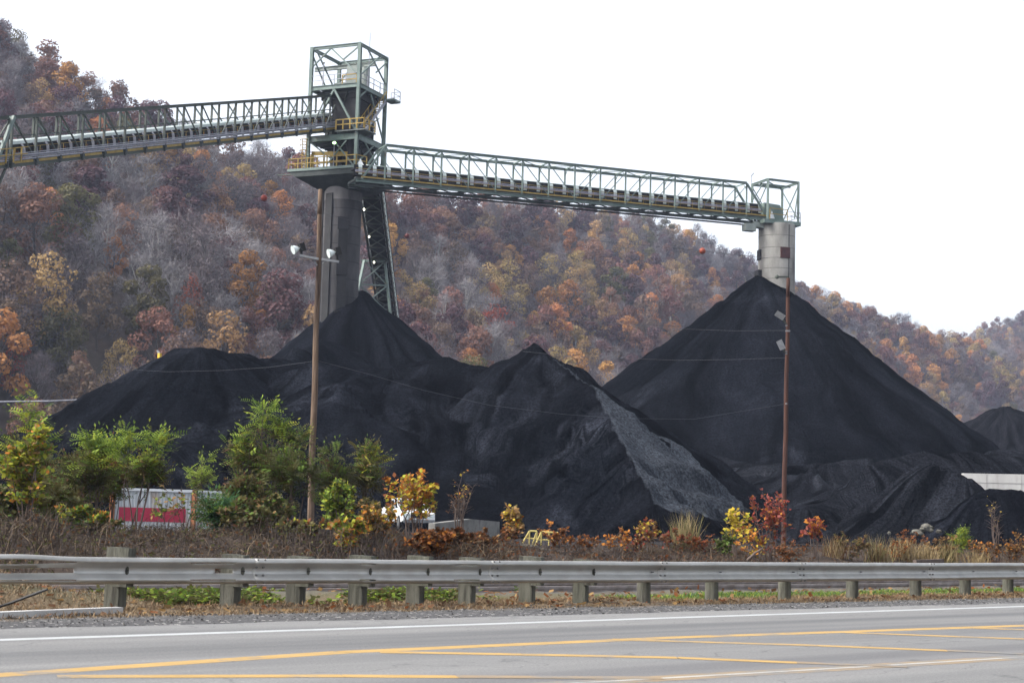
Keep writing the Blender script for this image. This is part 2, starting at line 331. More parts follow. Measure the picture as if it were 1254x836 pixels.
def strip(u0, u1, n, va, vb, z, jit=0.0, seed=0):
    mb = MB(); us = np.linspace(u0, u1, n)
    for i in range(n - 1):
        j0, j1 = [jit * float(fbm(us[k] * 1.7, 0.5, seed)) for k in (i, i + 1)]
        mb.quad(uv(us[i], va, z), uv(us[i + 1], va, z), uv(us[i + 1], vb + j1, z), uv(us[i], vb + j0, z))
    return mb
ro = strip(-300, 600, 1200, -3.0, 15.72, 0.0, .22, 3).build('road', asphalt_material()); tag(ro, kind='structure')

def paint_material(name, c, wear=.5):
    m = pmat(name, c, tuple(x * .82 for x in c), 3, .7)
    N, L = m.node_tree.nodes, m.node_tree.links; P = N['Principled BSDF']
    tc = N.new('ShaderNodeTexCoord'); n1 = N.new('ShaderNodeTexNoise'); n1.inputs['Scale'].default_value = 1.1; n1.inputs['Detail'].default_value = 9; n1.inputs['Roughness'].default_value = .75; L.new(tc.outputs['Object'], n1.inputs['Vector'])
    mr = N.new('ShaderNodeMapRange'); mr.inputs[1].default_value = wear; mr.inputs[2].default_value = wear + .14; L.new(n1.outputs['Fac'], mr.inputs[0])
    mx = N.new('ShaderNodeMixRGB'); src = P.inputs['Base Color'].links[0].from_socket; L.new(mr.outputs[0], mx.inputs[0]); L.new(src, mx.inputs[1]); mx.inputs[2].default_value = (.145, .142, .136, 1); L.new(mx.outputs[0], P.inputs['Base Color'])
    return m
m_white, m_yellow, m_faded = paint_material('white_road_paint', (.36, .37, .37), .6), paint_material('yellow_road_paint', (.37, .235, .075), .52), paint_material('faded_road_paint', (.24, .175, .105), .44)
m_faded2 = paint_material('pale_worn_paint', (.36, .35, .32), .50)
def vof(p): return p.dot(RN)
def uof(p): return p.dot(RD)
def marking(pts, wd, mat, z=.0012, name='road_marking'):
    mb = MB()
    for a, b in zip(pts, pts[1:]):
        d = (b - a).normalized(); s = Vector((-d.y, d.x, 0)) * (wd / 2)
        a_, b_ = Vector((a.x, a.y, z)), Vector((b.x, b.y, z)); mb.quad(a_ - s, b_ - s, b_ + s, a_ + s)
    o = mb.build(name, mat); tag(o, kind='structure'); return o
def ext(pts, back, fwd):
    d0, d1 = (pts[1] - pts[0]).normalized(), (pts[-1] - pts[-2]).normalized(); return [pts[0] - d0 * back] + pts + [pts[-1] + d1 * fwd]
marking(ext([gnd(0, 783), gnd(418, 769.5), gnd(836, 755.5), gnd(1254, 742)], 60, 150), .20, m_white, z=.0012, name='edge_line')
marking(ext([gnd(0, 826), gnd(420, 798), gnd(830, 780), gnd(1254, 765.5)], 20, 120), .25, m_yellow, z=.0012, name='median_line')
marking(ext([gnd(820, 829.5), gnd(1040, 817), gnd(1254, 804)], 20, 120), .34, m_faded, z=.0012, name='median_line')
marking([Vector((p.x, p.y, 0)) for p in ext([gnd(820, 829.5), gnd(1040, 817), gnd(1254, 804)], 20, 120)], .07, m_faded2, z=.0026, name='median_line')
for pts in ([(70, 828), (420, 827.3), (560, 828.3)], [(465, 798), (640, 801), (830, 805), (976, 811)], [(750, 782.5), (1000, 790), (1160, 796.3)], [(1034, 774), (1254, 782)], [(1190, 768.5), (1254, 770.6)]):
    P_ = [gnd(*p) for p in pts]
    if pts[0][0] > 1000: P_ = P_ + [P_[-1] + (P_[-1] - P_[-2]).normalized() * (5.5 if pts[0][0] > 1000 else 1)]
    marking(P_, .22, m_yellow, z=.0026, name='median_hatch')
for pts in ([(560, 828.3), (690, 829.2), (810, 829.9)], [(976, 811), (1110, 816)], [(1160, 796.3), (1254, 800.5), (1400, 806)]): marking([gnd(*p) for p in pts], .22, m_faded, z=.0038, name='median_hatch')
marking([gnd(0, 799), gnd(150, 794), gnd(640, 776)], .025, pmat('tar', (.09, .09, .095), None, rough=.6), z=.0012, name='tar_seam')

# ------------------------------------------------------------------ wooded hills
HX = [-700, -350, 0, 40, 90, 130, 200, 330, 400, 470, 520, 600, 700, 800, 860, 925, 1000, 1060, 1120, 1170, 1254, 1500, 2100]
HY = [-150, -70, 40, 70, 105, 122, 145, 186, 212, 240, 241, 247, 255, 264, 286, 318, 358, 380, 400, 415, 440, 470, 500]
HD = [330, 370, 410, 412, 418, 422, 432, 452, 465, 485, 505, 560, 640, 700, 735, 770, 810, 850, 890, 930, 980, 1000, 1000]
HB = [170, 195, 222, 225, 228, 231, 237, 249, 256, 266, 275, 300, 340, 385, 410, 440, 480, 515, 550, 590, 640, 700, 750]
def hill_z(X, Y, which=0):
    X, Y = np.asarray(X, float), np.asarray(Y, float)
    px = 627 + 2000 * X / np.maximum(Y, 1)
    if which == 0:
        top = np.interp(px, HX, HY); D = np.interp(px, HX, HD); B = np.interp(px, HX, HB)
    else:
        top = np.interp(px, [1000, 1100, 1170, 1190, 1254, 1400, 1700, 2200], [470, 440, 424, 412, 384, 330, 250, 200]); D = np.full_like(px, 1250.0); B = np.full_like(px, 980.0)
    hor = 635.5 + .028 * (px - 627)
    zr = (hor - top) / 2000 * D * (1.0) + CAM_H - 11.5
    t = (Y - B) / (D - B); tt = np.clip(t, 0, 1)
    prof = tt ** 1.08
    back = np.clip((Y - D) / (D * .55), 0, 1); prof = prof * (1 - .75 * back ** 1.3)
    z = zr * prof
    amp = np.clip(t * 3, 0, 1) * np.clip((1.0 - np.abs(t - .5) * 1.7), .12, 1)
    z = z + amp * (22 * fbm(X / 95, Y / 95, 41, 3) + 6 * fbm(X / 28, Y / 28, 43, 2))
    return np.where(t < 0, -2.0, z)
litter = pmat('leaf_litter', (.045, .033, .027), (.085, .062, .047), .25, .95, c3=(.05, .045, .035), s3=.06)
for which, (r0, r1, nr, a0, a1, na) in enumerate(((160, 1500, 150, -700, 2000, 180), (970, 2000, 50, 950, 2100, 70))):
    mb = MB(); rs = np.linspace(0, 1, nr); az = np.linspace(a0, a1, na)
    yy = r0 * (r1 / r0) ** rs
    YY, AA = np.meshgrid(yy, az, indexing='ij'); XX = (AA - 627) / 2000 * YY; Zh = hill_z(XX, YY, which)
    idx = np.arange(nr * na).reshape(nr, na); mb.v = np.stack([XX, YY, Zh], -1).reshape(-1, 3).tolist()
    mb.f = np.stack([idx[:-1, :-1], idx[:-1, 1:], idx[1:, 1:], idx[1:, :-1]], -1).reshape(-1, 4).tolist(); mb.m = [0] * len(mb.f)
    tag(mb.build('hills' if which == 0 else 'far_hill', litter, smooth=True), kind='structure')
# ------------------------------------------------------------------ coal piles: one height field, split pile by pile
YARD = 0.25
def coal_material(name, dark, mid, streak, rough=.62, lump=1.6, bump=.9, sc3=.10, spec=.0, lo3=.56):
    m, N, L, P = nt(name); P.inputs['Roughness'].default_value = 1.0; P.inputs['Specular IOR Level'].default_value = spec
    tc = N.new('ShaderNodeTexCoord'); mp = N.new('ShaderNodeMapping'); mp.inputs['Scale'].default_value = (1, 1, .32); L.new(tc.outputs['Object'], mp.inputs[0])
    n1 = N.new('ShaderNodeTexNoise'); n1.inputs['Scale'].default_value = .32; n1.inputs['Detail'].default_value = 10; n1.inputs['Roughness'].default_value = .7; L.new(mp.outputs[0], n1.inputs['Vector'])
    rp = N.new('ShaderNodeValToRGB'); rp.color_ramp.elements[0].position = .32; rp.color_ramp.elements[1].position = .7
    rp.color_ramp.elements[0].color = (*dark, 1); rp.color_ramp.elements[1].color = (*mid, 1); L.new(n1.outputs['Fac'], rp.inputs[0])
    n3 = N.new('ShaderNodeTexNoise'); n3.inputs['Scale'].default_value = sc3; n3.inputs['Detail'].default_value = 7; n3.inputs['Distortion'].default_value = 1.2; L.new(mp.outputs[0], n3.inputs['Vector'])
    r3 = N.new('ShaderNodeMapRange'); r3.inputs[1].default_value = lo3; r3.inputs[2].default_value = lo3 + .16; r3.inputs[4].default_value = .8; L.new(n3.outputs['Fac'], r3.inputs[0])
    mx = N.new('ShaderNodeMixRGB'); L.new(r3.outputs[0], mx.inputs[0]); L.new(rp.outputs[0], mx.inputs[1]); mx.inputs[2].default_value = (*streak, 1)
    at_n = N.new('ShaderNodeAttribute'); at_n.attribute_name = 'flow'; fm_ = N.new('ShaderNodeMapping'); fm_.inputs['Scale'].default_value = (.55, .035, 1); L.new(at_n.outputs['Vector'], fm_.inputs[0])
    n5 = N.new('ShaderNodeTexNoise'); n5.inputs['Scale'].default_value = 1.0; n5.inputs['Detail'].default_value = 7; n5.inputs['Roughness'].default_value = .68; n5.inputs['Distortion'].default_value = .35; L.new(fm_.outputs[0], n5.inputs['Vector'])
    m5 = N.new('ShaderNodeMapRange'); m5.inputs[1].default_value = .40; m5.inputs[2].default_value = .62; m5.inputs[3].default_value = .32; m5.inputs[4].default_value = 2.3; L.new(n5.outputs['Fac'], m5.inputs[0])
    h5 = N.new('ShaderNodeHueSaturation'); L.new(mx.outputs[0], h5.inputs['Color']); L.new(m5.outputs[0], h5.inputs['Value'])
    sx = N.new('ShaderNodeSeparateXYZ'); L.new(at_n.outputs['Vector'], sx.inputs[0]); nn_ = N.new('ShaderNodeTexNoise'); nn_.inputs['Scale'].default_value = .7; nn_.inputs['Detail'].default_value = 6; L.new(tc.outputs['Object'], nn_.inputs['Vector'])
    pa = N.new('ShaderNodeMath'); pa.operation = 'MULTIPLY_ADD'; L.new(nn_.outputs['Fac'], pa.inputs[0]); pa.inputs[1].default_value = .9; L.new(sx.outputs[2], pa.inputs[2])
    pr_ = N.new('ShaderNodeMapRange'); pr_.inputs[1].default_value = .70; pr_.inputs[2].default_value = 1.0; L.new(pa.outputs[0], pr_.inputs[0])
    lm_ = N.new('ShaderNodeMapRange'); L.new(n5.outputs['Fac'], lm_.inputs[0]); lm_.inputs[1].default_value = .40; lm_.inputs[2].default_value = .62
    lc_ = N.new('ShaderNodeMixRGB'); L.new(lm_.outputs[0], lc_.inputs[0]); lc_.inputs[1].default_value = (.027, .0305, .037, 1); lc_.inputs[2].default_value = (.054, .061, .073, 1)
    mx = N.new('ShaderNodeMixRGB'); L.new(pr_.outputs[0], mx.inputs[0]); L.new(h5.outputs[0], mx.inputs[1]); L.new(lc_.outputs[0], mx.inputs[2])
    n4 = N.new('ShaderNodeTexNoise'); n4.inputs['Scale'].default_value = 3.2 * lump; n4.inputs['Detail'].default_value = 6; n4.inputs['Roughness'].default_value = .75; L.new(tc.outputs['Object'], n4.inputs['Vector'])
    mr = N.new('ShaderNodeMapRange'); mr.inputs[1].default_value = .38; mr.inputs[2].default_value = .62; mr.inputs[3].default_value = .35; mr.inputs[4].default_value = 1.75; L.new(n4.outputs['Fac'], mr.inputs[0])
    hv = N.new('ShaderNodeHueSaturation'); L.new(mx.outputs[0], hv.inputs['Color']); L.new(mr.outputs[0], hv.inputs['Value']); L.new(hv.outputs[0], P.inputs['Base Color'])
    b1 = N.new('ShaderNodeBump'); b1.inputs['Strength'].default_value = bump; b1.inputs['Distance'].default_value = .22; L.new(n4.outputs['Fac'], b1.inputs['Height'])
    b2 = N.new('ShaderNodeBump'); b2.inputs['Strength'].default_value = .6; b2.inputs['Distance'].default_value = .8; L.new(n1.outputs['Fac'], b2.inputs['Height']); L.new(b1.outputs[0], b2.inputs['Normal'])
    L.new(b2.outputs[0], P.inputs['Normal']); return m
M['coal'] = coal_material('coal', (.0020, .0023, .0033), (.0056, .0063, .0086), (.0165, .0183, .0240), lo3=.56)
M['coal_lumps'] = coal_material('coal_lumps', (.022, .024, .029), (.047, .051, .061), (.062, .067, .078), lump=2.2, bump=1.0, lo3=.6)
M['coal_bench'] = coal_material('coal_bench', (.0055, .0060, .0079), (.0110, .0120, .0152), (.026, .028, .0345), lump=2.0, bump=1.0)
M['coal_far'] = coal_material('coal_far', (.0048, .005, .0064), (.009, .0093, .0117), (.0145, .015, .0185))

# pile -> ridges: (polyline of (px, py, Y) crest points, side slope, crest rounding)
PILES = [
 ('left', 'long dark coal heap on the left with rounded summit and slumped flank', 'coal', [
   ([(229, 424, 132), (246, 423, 131), (282, 431, 134), (330, 430, 142), (400, 415, 156)], .61, 1.0),
   ([(-420, 530, 165), (-60, 521, 154), (20, 520, 152), (88, 515, 149)], .5, 2.0),
   ([(480, 452, 134), (420, 468, 128), (330, 505, 120), (200, 545, 108), (90, 585, 100)], .5, 1.2),
   ([(330, 430, 142), (400, 440, 136), (480, 450, 134)], .58, 1.0)]),
 ('cone', 'steep black coal cone heaped around the dark concrete tower', 'coal', [
   ([(441, 356, 169.2), (443, 357, 169.5)], .785, .35)]),
 ('ridge', 'central coal heap whose pointed crest runs down to a paler lumpy face', 'coal', [
   ([(480, 450, 134), (529, 437, 137), (546, 434, 137), (575, 444, 136), (606, 448, 136), (636, 447, 135)], .485, .7),
   ([(640, 437, 134.5), (655, 415, 133), (661, 419, 132.3), (690, 449, 128), (724, 472, 123.5), (748, 512, 118), (772, 560, 112), (800, 602, 107), (850, 640, 102), (885, 655, 99)], .66, .15)]),
 ('big', 'tall conical coal stockpile reaching up around the pale concrete silo', 'coal', [
   ([(928.5, 335, 181), (930, 336, 180.8)], .765, .35)]),
 ('bench', 'low flat topped bench of coarse coal in front of the tall cone', 'coal_bench', [
   ([(1062, 563, 114), (1120, 553, 116), (1170, 552, 117), (1260, 556, 122), (1420, 566, 126)], .62, .8),
   ([(855, 545, 150), (930, 560, 146), (1010, 560, 140), (1120, 548, 140), (1230, 548, 145), (1420, 552, 150)], .30, 1.5),
   ([(1062, 563, 114), (1030, 585, 112), (985, 610, 108)], .6, .8),
   ([(1140, 566, 106), (1183, 586, 104.5), (1204, 603, 103.5), (1222, 622, 102)], .62, .3)]),
 ('small', 'small dark coal mound half hidden behind the right foot of the tall cone', 'coal', [
   ([(1128, 499, 196), (1140, 500, 194), (1165, 516, 190), (1192, 534, 186)], .62, .6)]),
 ('far', 'distant coal mound at the right edge beyond the concrete retaining wall', 'coal_far', [
   ([(1218, 499, 232), (1230, 496, 231), (1248, 502, 230), (1300, 512, 228), (1420, 520, 226)], .62, .8)]),
 ('front', 'low dark coal mound lying against the concrete retaining wall', 'coal', [
   ([(1206, 602, 99), (1218, 597, 99), (1242, 595, 99), (1262, 607, 98), (1330, 612, 97)], .6, .4)]),
]
cx = np.arange(-95, 112, .44); cy = np.concatenate([np.arange(84, 152, .44), np.arange(152, 262, .62)])
CX, CY = np.meshgrid(cx, cy, indexing='ij')
best = np.full(CX.shape, -50.0); own = np.full(CX.shape, -1); pale = np.zeros(CX.shape); FS, FD = np.zeros(CX.shape), np.zeros(CX.shape)
W1, W2 = 2.2 * fbm(CX / 14, CY / 14, 71, 3), 2.2 * fbm(CX / 14, CY / 14, 72, 3)
for gi, (nm, lab, mt, ridges) in enumerate(PILES):
    for ri, (pts, slope, rnd) in enumerate(ridges):
        P_ = [at(*p) for p in pts]; L0 = 0.0
        for a, b in zip(P_, P_[1:]):
            dx, dy = b.x - a.x, b.y - a.y; L2 = dx * dx + dy * dy; Ls = math.sqrt(L2)
            t = np.clip(((CX - a.x) * dx + (CY - a.y) * dy) / L2, 0, 1)
            ox, oy = CX - (a.x + t * dx), CY - (a.y + t * dy)
            d = np.hypot(ox, oy); cr = (dx * oy - dy * ox)
            ang = np.arctan2(oy, ox)
            s = L0 + t * Ls + ang * 7
            damp = np.clip(d / 5, 0, 1)
            soft = .55 if nm in ('cone', 'big') else 1.0
            sw = s + 1.6 * fbm(CX / 7, CY / 7, 77, 2); g1 = fbm(sw * .16, d * .035 + gi * 7, 80 + gi, 3); g2 = fbm(sw * .55, d * .07, 90 + gi, 3)
            rib = (soft * (1.7 * g1 - 2.0 * np.abs(g2)) + .35 * fbm(d * .55, s * .05, 97 + gi, 3)) * damp
            lobes = soft * 1.0 * fbm(CX / 9 + gi * 3, CY / 9, 60 + gi, 3) * damp
            z = a.z + t * (b.z - a.z) - np.where((cr > 0) & (nm == 'ridge') & (ri == 1), .63, slope) * (np.sqrt(d * d + rnd * rnd) - rnd * .85) + rib + lobes
            if nm == 'ridge' and ri == 0: z = z + .03 * np.clip(d - 12, 0, 30)          # foot runs out flatter
            if nm == 'left' and ri == 0: z = z + .06 * np.clip(d - 10, 0, 30)
            win = z > best
            FS = np.where(win, sw + gi * 50, FS); FD = np.where(win, d, FD); best = np.where(win, z, best); own = np.where(win, gi, own)
            isp = np.clip(cr / Ls / .5 + .3, 0, 1) * np.clip((L0 + t * Ls - 2.5) / 4, 0, 1) * np.clip((z - 1.6) / 1.8, 0, 1) if (nm == 'ridge' and ri == 1) else np.zeros(CX.shape)
            pale = np.where(win, isp, pale); L0 += Ls
best = best - .35 * np.clip(np.abs(fbm(CX / 11 + W1 * .1, CY / 5, 58, 3)) * -1 + .12, 0, 1) * 3
best = best + .36 * fbm(CX / 2.2, CY / 2.2, 55, 3) + .05 * fbm(CX / .6, CY / .6, 56, 2)
yard = YARD + .25 * fbm(CX / 6, CY / 6, 50, 4)
tm_ = np.clip(fbm(CX / 16, CY / 16, 59, 2) * 3 + .15, 0, 1) * np.isin(own, [0, 2, 4]); th = best / 2.6 + 1.3 * fbm(CX / 12, CY / 12, 61, 3); fr = th - np.floor(th)
best = best + tm_ * 1.5 * (np.clip((fr - .62) / .38, 0, 1) - fr) * np.clip((best - .5) / 2, 0, 1)
own = np.where(best < yard, -1, own); Zc = np.maximum(best, yard - .02)
def coal_z(x, y):
    i = min(max(int((x - cx[0]) / .44), 0), len(cx) - 1); j = int(np.searchsorted(cy, y)); return float(Zc[i, min(j, len(cy) - 1)])
fo = np.maximum.reduce([own[:-1, :-1], own[1:, :-1], own[1:, 1:], own[:-1, 1:]])
idx = np.arange(CX.size).reshape(CX.shape); quad = np.stack([idx[:-1, :-1], idx[1:, :-1], idx[1:, 1:], idx[:-1, 1:]], -1)
allP = np.stack([CX, CY, Zc], -1).reshape(-1, 3)
def submesh(name, mask, mats, mi=None):
    q = quad[mask]; u, inv = np.unique(q, return_inverse=True); inv = inv.reshape(q.shape)
    me = bpy.data.meshes.new(name); me.from_pydata(allP[u].tolist(), [], inv.tolist())
    fa = me.attributes.new('flow', 'FLOAT_VECTOR', 'POINT'); fa.data.foreach_set('vector', np.stack([FS.ravel()[u], FD.ravel()[u], pale.ravel()[u]], -1).ravel())
    for m in mats: me.materials.append(m)
    if mi is not None: me.polygons.foreach_set('material_index', mi[mask].astype(int).tolist())
    me.polygons.foreach_set('use_smooth', [True] * len(q)); me.update()
    o = bpy.data.objects.new(name, me); COL.objects.link(o); return o
for gi, (nm, lab, mt, _) in enumerate(PILES):
    o = submesh('coal_pile', fo == gi, [M[mt]])
    tag(o, lab, 'coal pile', 'coal stockpiles in the yard')
tag(submesh('yard_ground', fo == -1, [coal_material('coal_dust', (.006, .006, .0072), (.012, .012, .0145), (.032, .033, .039), sc3=.3)]), kind='structure')
# ------------------------------------------------------------------ steel: conveyor galleries, transfer tower, silos
def lerp(a, b, t): return a + (b - a) * t
def gallery(name, label, cat, P0, P1, H, Wd, n, style, t0=0.0, t1=1.0):
    """truss gallery: P0,P1 ends of the near bottom chord; Wd depth vector to the far truss"""
    root = thing(name, label, cat, P0); Z = Vector((0, 0, H)); D = (P1 - P0)
    at_ = lambda t, h, w: P0 + D * t + Z * h + Wd * w
    ax = D.normalized()
    for side in (0, 1):
        w_ = float(side); st = 'olive_steel' if style == 'left' else 'green_steel'
        mb = MB(); mb.ibeam(at_(0, 0, w_), at_(1, 0, w_), .26, .30, .05)
        ta, tb = (0.0, 1.0) if style == 'left' else (1 / n, 1 - 1 / n)
        mb.ibeam(at_(ta, 1, w_), at_(tb, 1, w_), .24, .26, .05)
        tr = mb.build('side_truss', M[st], root)
        for i in range(n + 1):
            t = i / n
            if style == 'right' and (i == 0 or i == n): 
                continue
            MB().bar(at_(t, .045, w_), at_(t, .965, w_), .16, .16).build('truss_post', M[st], tr)
        for i in range(n):
            a, b = i / n, (i + 1) / n; off = Wd.normalized() * (-.09 if side == 0 else .09)
            mb = MB(); th = .10 if style == 'left' else .075
            if style == 'left':
                if side == 0:
                    if i < n * .52: mb.bar(at_(a, .95, w_) + off, at_(b, .06, w_) + off, th, th)
                    else: mb.bar(at_(a, .06, w_) + off, at_(b, .95, w_) + off, th, th)
                else: mb.bar(at_(a, .95, w_), at_(b, .30, w_), th, th)
            else:
                if 0 < i < n - 1:
                    if i < n / 2: mb.bar(at_(a, .94, w_) + off, at_(b, .07, w_) + off, th, th)
                    else: mb.bar(at_(a, .07, w_) + off, at_(b, .94, w_) + off, th, th)
                elif i == 0: mb.bar(at_(0.2 / n, .05, w_), at_(1 / n, .99, w_), .2, .2)
                else: mb.bar(at_(1 - 1 / n, .99, w_), at_(1 - .1 / n, .06, w_), .2, .2)
            if mb.v: mb.build('diagonal_brace', M[st if (style == 'right' or side == 0) else 'green_steel'], tr)
        if style == 'left':
            MB().bar(at_(0, .60, w_) + Wd * (.03 if side == 0 else -.03), at_(1, .60, w_) + Wd * (.03 if side == 0 else -.03), .09, .09).build('girt', M['olive_steel'], tr)
        else:
            mb = MB()
            for i in range(1, n):        # knee braces at the head of each post
                mb.bar(at_(i / n, .80, w_), at_(i / n, .95, .22 if side == 0 else .78), .07, .07)
            mb.build('knee_brace', M['green_steel'], tr)
    mb = MB()
    for i in range(n + 1):
        if style == 'right' and i in (0, n): continue
        t = i / n
        mb.bar(at_(t, 1.0, .05), at_(t, 1.0, .95), .12, .12)
        if i < n and style == 'left': mb.bar(at_(i / n, .985, .95), at_((i + 1) / n, .985, .05), .09, .09)
        if style == 'right' and 0 < i < n - 1: mb.bar(at_(i / n, .985, .95 if i % 2 else .05), at_((i + 1) / n, .985, .05 if i % 2 else .95), .07, .07)
    mb.build('top_bracing', M['green_steel'], root)
    mb = MB(); nb = n
    for i in range(nb + 1):
        t = i / nb; mb.bar(at_(t, .02, .04), at_(t, .02, .96), .16, .24)
        if i < nb: mb.bar(at_(t, -.025, .05), at_((i + 1) / nb, -.025, .95), .12, .10); mb.bar(at_(t, -.03, .95), at_((i + 1) / nb, -.03, .05), .12, .10)
    if style == 'right':
        mb.bar(at_(0, -.10, .1), at_(1, -.10, .1), .14, .16); mb.bar(at_(0, -.10, .9), at_(1, -.10, .9), .14, .16)
        for i in range(n * 2): 
            a, b = i / (2 * n), (i + 1) / (2 * n); mb.bar(at_(a, -.1 if i % 2 else -.02, .1), at_(b, -.02 if i % 2 else -.1, .1), .10, .10)
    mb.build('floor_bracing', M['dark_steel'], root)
    # belt with its covers, and a dark panel for the shade under the hood
    b0, b1 = (.36, .46) if style == 'left' else (.30, .44)
    mb = MB(); k = n * 2
    c0, c1 = .30, .74
    if style == 'left':
        mb.prism([at_(0, .30, c0), at_(0, .335, c0), at_(0, .335, c1), at_(0, .30, c1)], D); mb.prism([at_(0, .14, c0 + .08), at_(0, .17, c0 + .08), at_(0, .17, c1 - .08), at_(0, .14, c1 - .08)], D)
        mb.prism([at_(0, .16, c1), at_(0, .40, c1), at_(0, .40, c1 + .02), at_(0, .16, c1 + .02)], D)
    else:
        mb.prism([at_(0, .335, c0), at_(0, .37, c0), at_(0, .37, c1), at_(0, .335, c1)], D); mb.prism([at_(0, .19, c0 + .05), at_(0, .215, c0 + .05), at_(0, .215, c1 - .05), at_(0, .19, c1 - .05)], D)
    lo_h, hi_h = (.17, .43) if style == 'left' else (.17, .46)
    mb.prism([at_(0, lo_h, c0 + .03), at_(0, hi_h, c0 + .03), at_(0, hi_h, c0 + .045), at_(0, lo_h, c0 + .045)], D)  # dark sheet standing in for the shaded interior under the hood
    belt = mb.build('conveyor_belt', M['belt'], root)
    if style == 'left':
        mb = MB(); pf = [(.425, c0 - .01), (.495, c0 + .02), (.53, (c0 + c1) / 2), (.495, c1), (.40, c1 + .03), (.385, c1 + .03), (.48, c1 - .02), (.51, (c0 + c1) / 2), (.48, c0 + .04), (.425, c0)]
        mb.prism([at_(0, h, w_) for h, w_ in pf], D); mb.build('belt_hood', M['mint_sheet'], belt)
        for i in range(k):
            mb = MB(); t = (i + .45) / k; pts = [at_(t, .43, c0 - .02), at_(t, .36, c0 - .10), at_(t, .28, c0 - .13), at_(t, .20, c0 - .13)]
            for a, b in zip(pts, pts[1:]): mb.bar(a, b, .24, .05)
            mb.build('idler_hanger', M['pipe_grey'], belt)
    else:
        mb = MB()
        for i in range(k):
            t = (i + .3) / k; e = .26 / k
            arc = [(.20, c0 - .02), (.40, c0 - .02), (.475, c0 + .04), (.50, (c0 + c1) / 2), (.475, c1 - .04), (.40, c1 + .02), (.20, c1 + .02)]
            for (h0, w0), (h1, w1) in zip(arc, arc[1:]):
                mb.quad(at_(t, h0, w0), at_(t + e, h0, w0), at_(t + e, h1, w1), at_(t, h1, w1))
        cap = [(.475, c0 + .02), (.51, (c0 + c1) / 2), (.475, c1 - .02), (.462, c1 - .04), (.495, (c0 + c1) / 2), (.462, c0 + .04)]
        mb.prism([at_(0.03, h, w_) for h, w_ in cap], D * .95); mb.build('belt_hood', M['mint_sheet'], belt)
    mb = MB()
    for i in range(2 * k):
        t = (i + .5) / (2 * k); mb.tube(at_(t, .27, c0), at_(t, .27, c1), .07, n=6)
    mb.build('idler_roller', pmat('roller_red', (.10, .03, .02), (.2, .07, .04), 5, .6) if 'roller_red' not in bpy.data.materials else bpy.data.materials['roller_red'], belt)
    # walkway on the near side
    mb = MB(); mb.prism([at_(0, .075, .02), at_(0, .095, .02), at_(0, .095, .26), at_(0, .075, .26)], D); wk = mb.build('walkway', M['grating'], root)
    mb = MB(); hs = (.24, .36) if style == 'left' else (.22, .33)
    for h in hs[1:] if style == 'left' else hs: mb.bar(at_(.0, h, .05), at_(1, h, .05), .03 if style == 'left' else .045, .03 if style == 'left' else .045)
    for i in range(0, k, 2 if style == 'left' else 1): mb.bar(at_((i + .5) / k, .09, .05), at_((i + .5) / k, hs[1], .05), .024, .024)
    mb.build('handrail', M['yellow_paint'], wk)
    if style == 'left':
        for i in range(n):
            MB().bar(at_((i + .12) / n, .055, -.045), at_((i + .88) / n, .055, -.045), .04, .20).build('toe_board', M['yellow_paint'], wk)
        mb = MB()
        for h, r in ((.105, .07), (.15, .05), (.19, .08), (.235, .04)): mb.tube(at_(0, h, -.06), at_(1, h, -.06), r, n=6)
        mb.build('conduit', M['pipe_grey'], root)
        for i in range(n + 1):
            mb = MB(); mb.prism([at_(i / n, .12, -.03) - ax * .09, at_(i / n, .12, -.03) + ax * .09, at_(i / n, -.06, -.03) + ax * .07, at_(i / n, -.06, -.03) - ax * .07], -Wd.normalized() * .14)
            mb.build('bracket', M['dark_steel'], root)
    else:
        mb = MB(); mb.bar(at_(0.01, .10, -.035), at_(1, .10, -.035), .04, .13); mb.build('toe_board', M['yellow_paint'], wk)
        mb = MB()
        for h, r in ((.255, .06), (.29, .045)): mb.tube(at_(0, h, .12), at_(1, h, .12), r, n=6)
        mb.build('conduit', pmat('conduit_violet', (.26, .25, .32), (.36, .35, .42), 3, .5), root)
    return root, at_

LP0, LP1 = at(60, 197.5, 125.0), at(413, 159.0, 168.0)
d = LP1 - LP0; npan = 18
d_un = d / 16.45
LA = LP0 - d_un * 1.6            # first post beside the support
WdL = Vector((d.y, -d.x, 0)).normalized() * -2.6
gl, gl_at = gallery('conveyor_gallery', 'dark green truss conveyor rising from the left edge to the tower head', 'conveyor', LA, LA + d_un * npan, 3.72, WdL, npan, 'left')
tag(gl, group='elevated coal conveyors')
gl2, gl2_at = gallery('conveyor_gallery', 'short cut off end of green truss conveyor at the left picture edge', 'conveyor', LA - d_un * 4.15, LA - d_un * .15, 3.72, WdL, 4, 'left')
tag(gl2, group='elevated coal conveyors')
# support bent between the two spans
sb = thing('support_bent', 'green steel support frame under the left conveyor at the picture edge', 'steel support', (LA.x, LA.y, 0))
mb = MB(); c = LA - d_un * .65
for w_ in (0.02, .98):
    q = c + WdL * w_
    q2 = q - d_un * 1.6; mb.bar(q2 + Vector((0, 0, -1.4)), Vector((q2.x, q2.y, 0)) , .5, .5)
    mb.bar(q + d_un * .5 + Vector((0, 0, -.2)), q + Vector((0, 0, -2.8)), .16, .16)
mb.build('bent_leg', M['olive_steel'], sb)
mb = MB(); mb.ibeam(c + WdL * -.1 + Vector((0, 0, -.5)), c + WdL * 1.1 + Vector((0, 0, -.5)), .4, .45, .06)
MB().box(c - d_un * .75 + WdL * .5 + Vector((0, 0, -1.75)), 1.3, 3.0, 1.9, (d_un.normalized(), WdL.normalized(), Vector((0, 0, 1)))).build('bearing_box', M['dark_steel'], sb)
mb.build('cap_beam', M['olive_steel'], sb); mb = MB(); c3 = c - d_un * 1.6
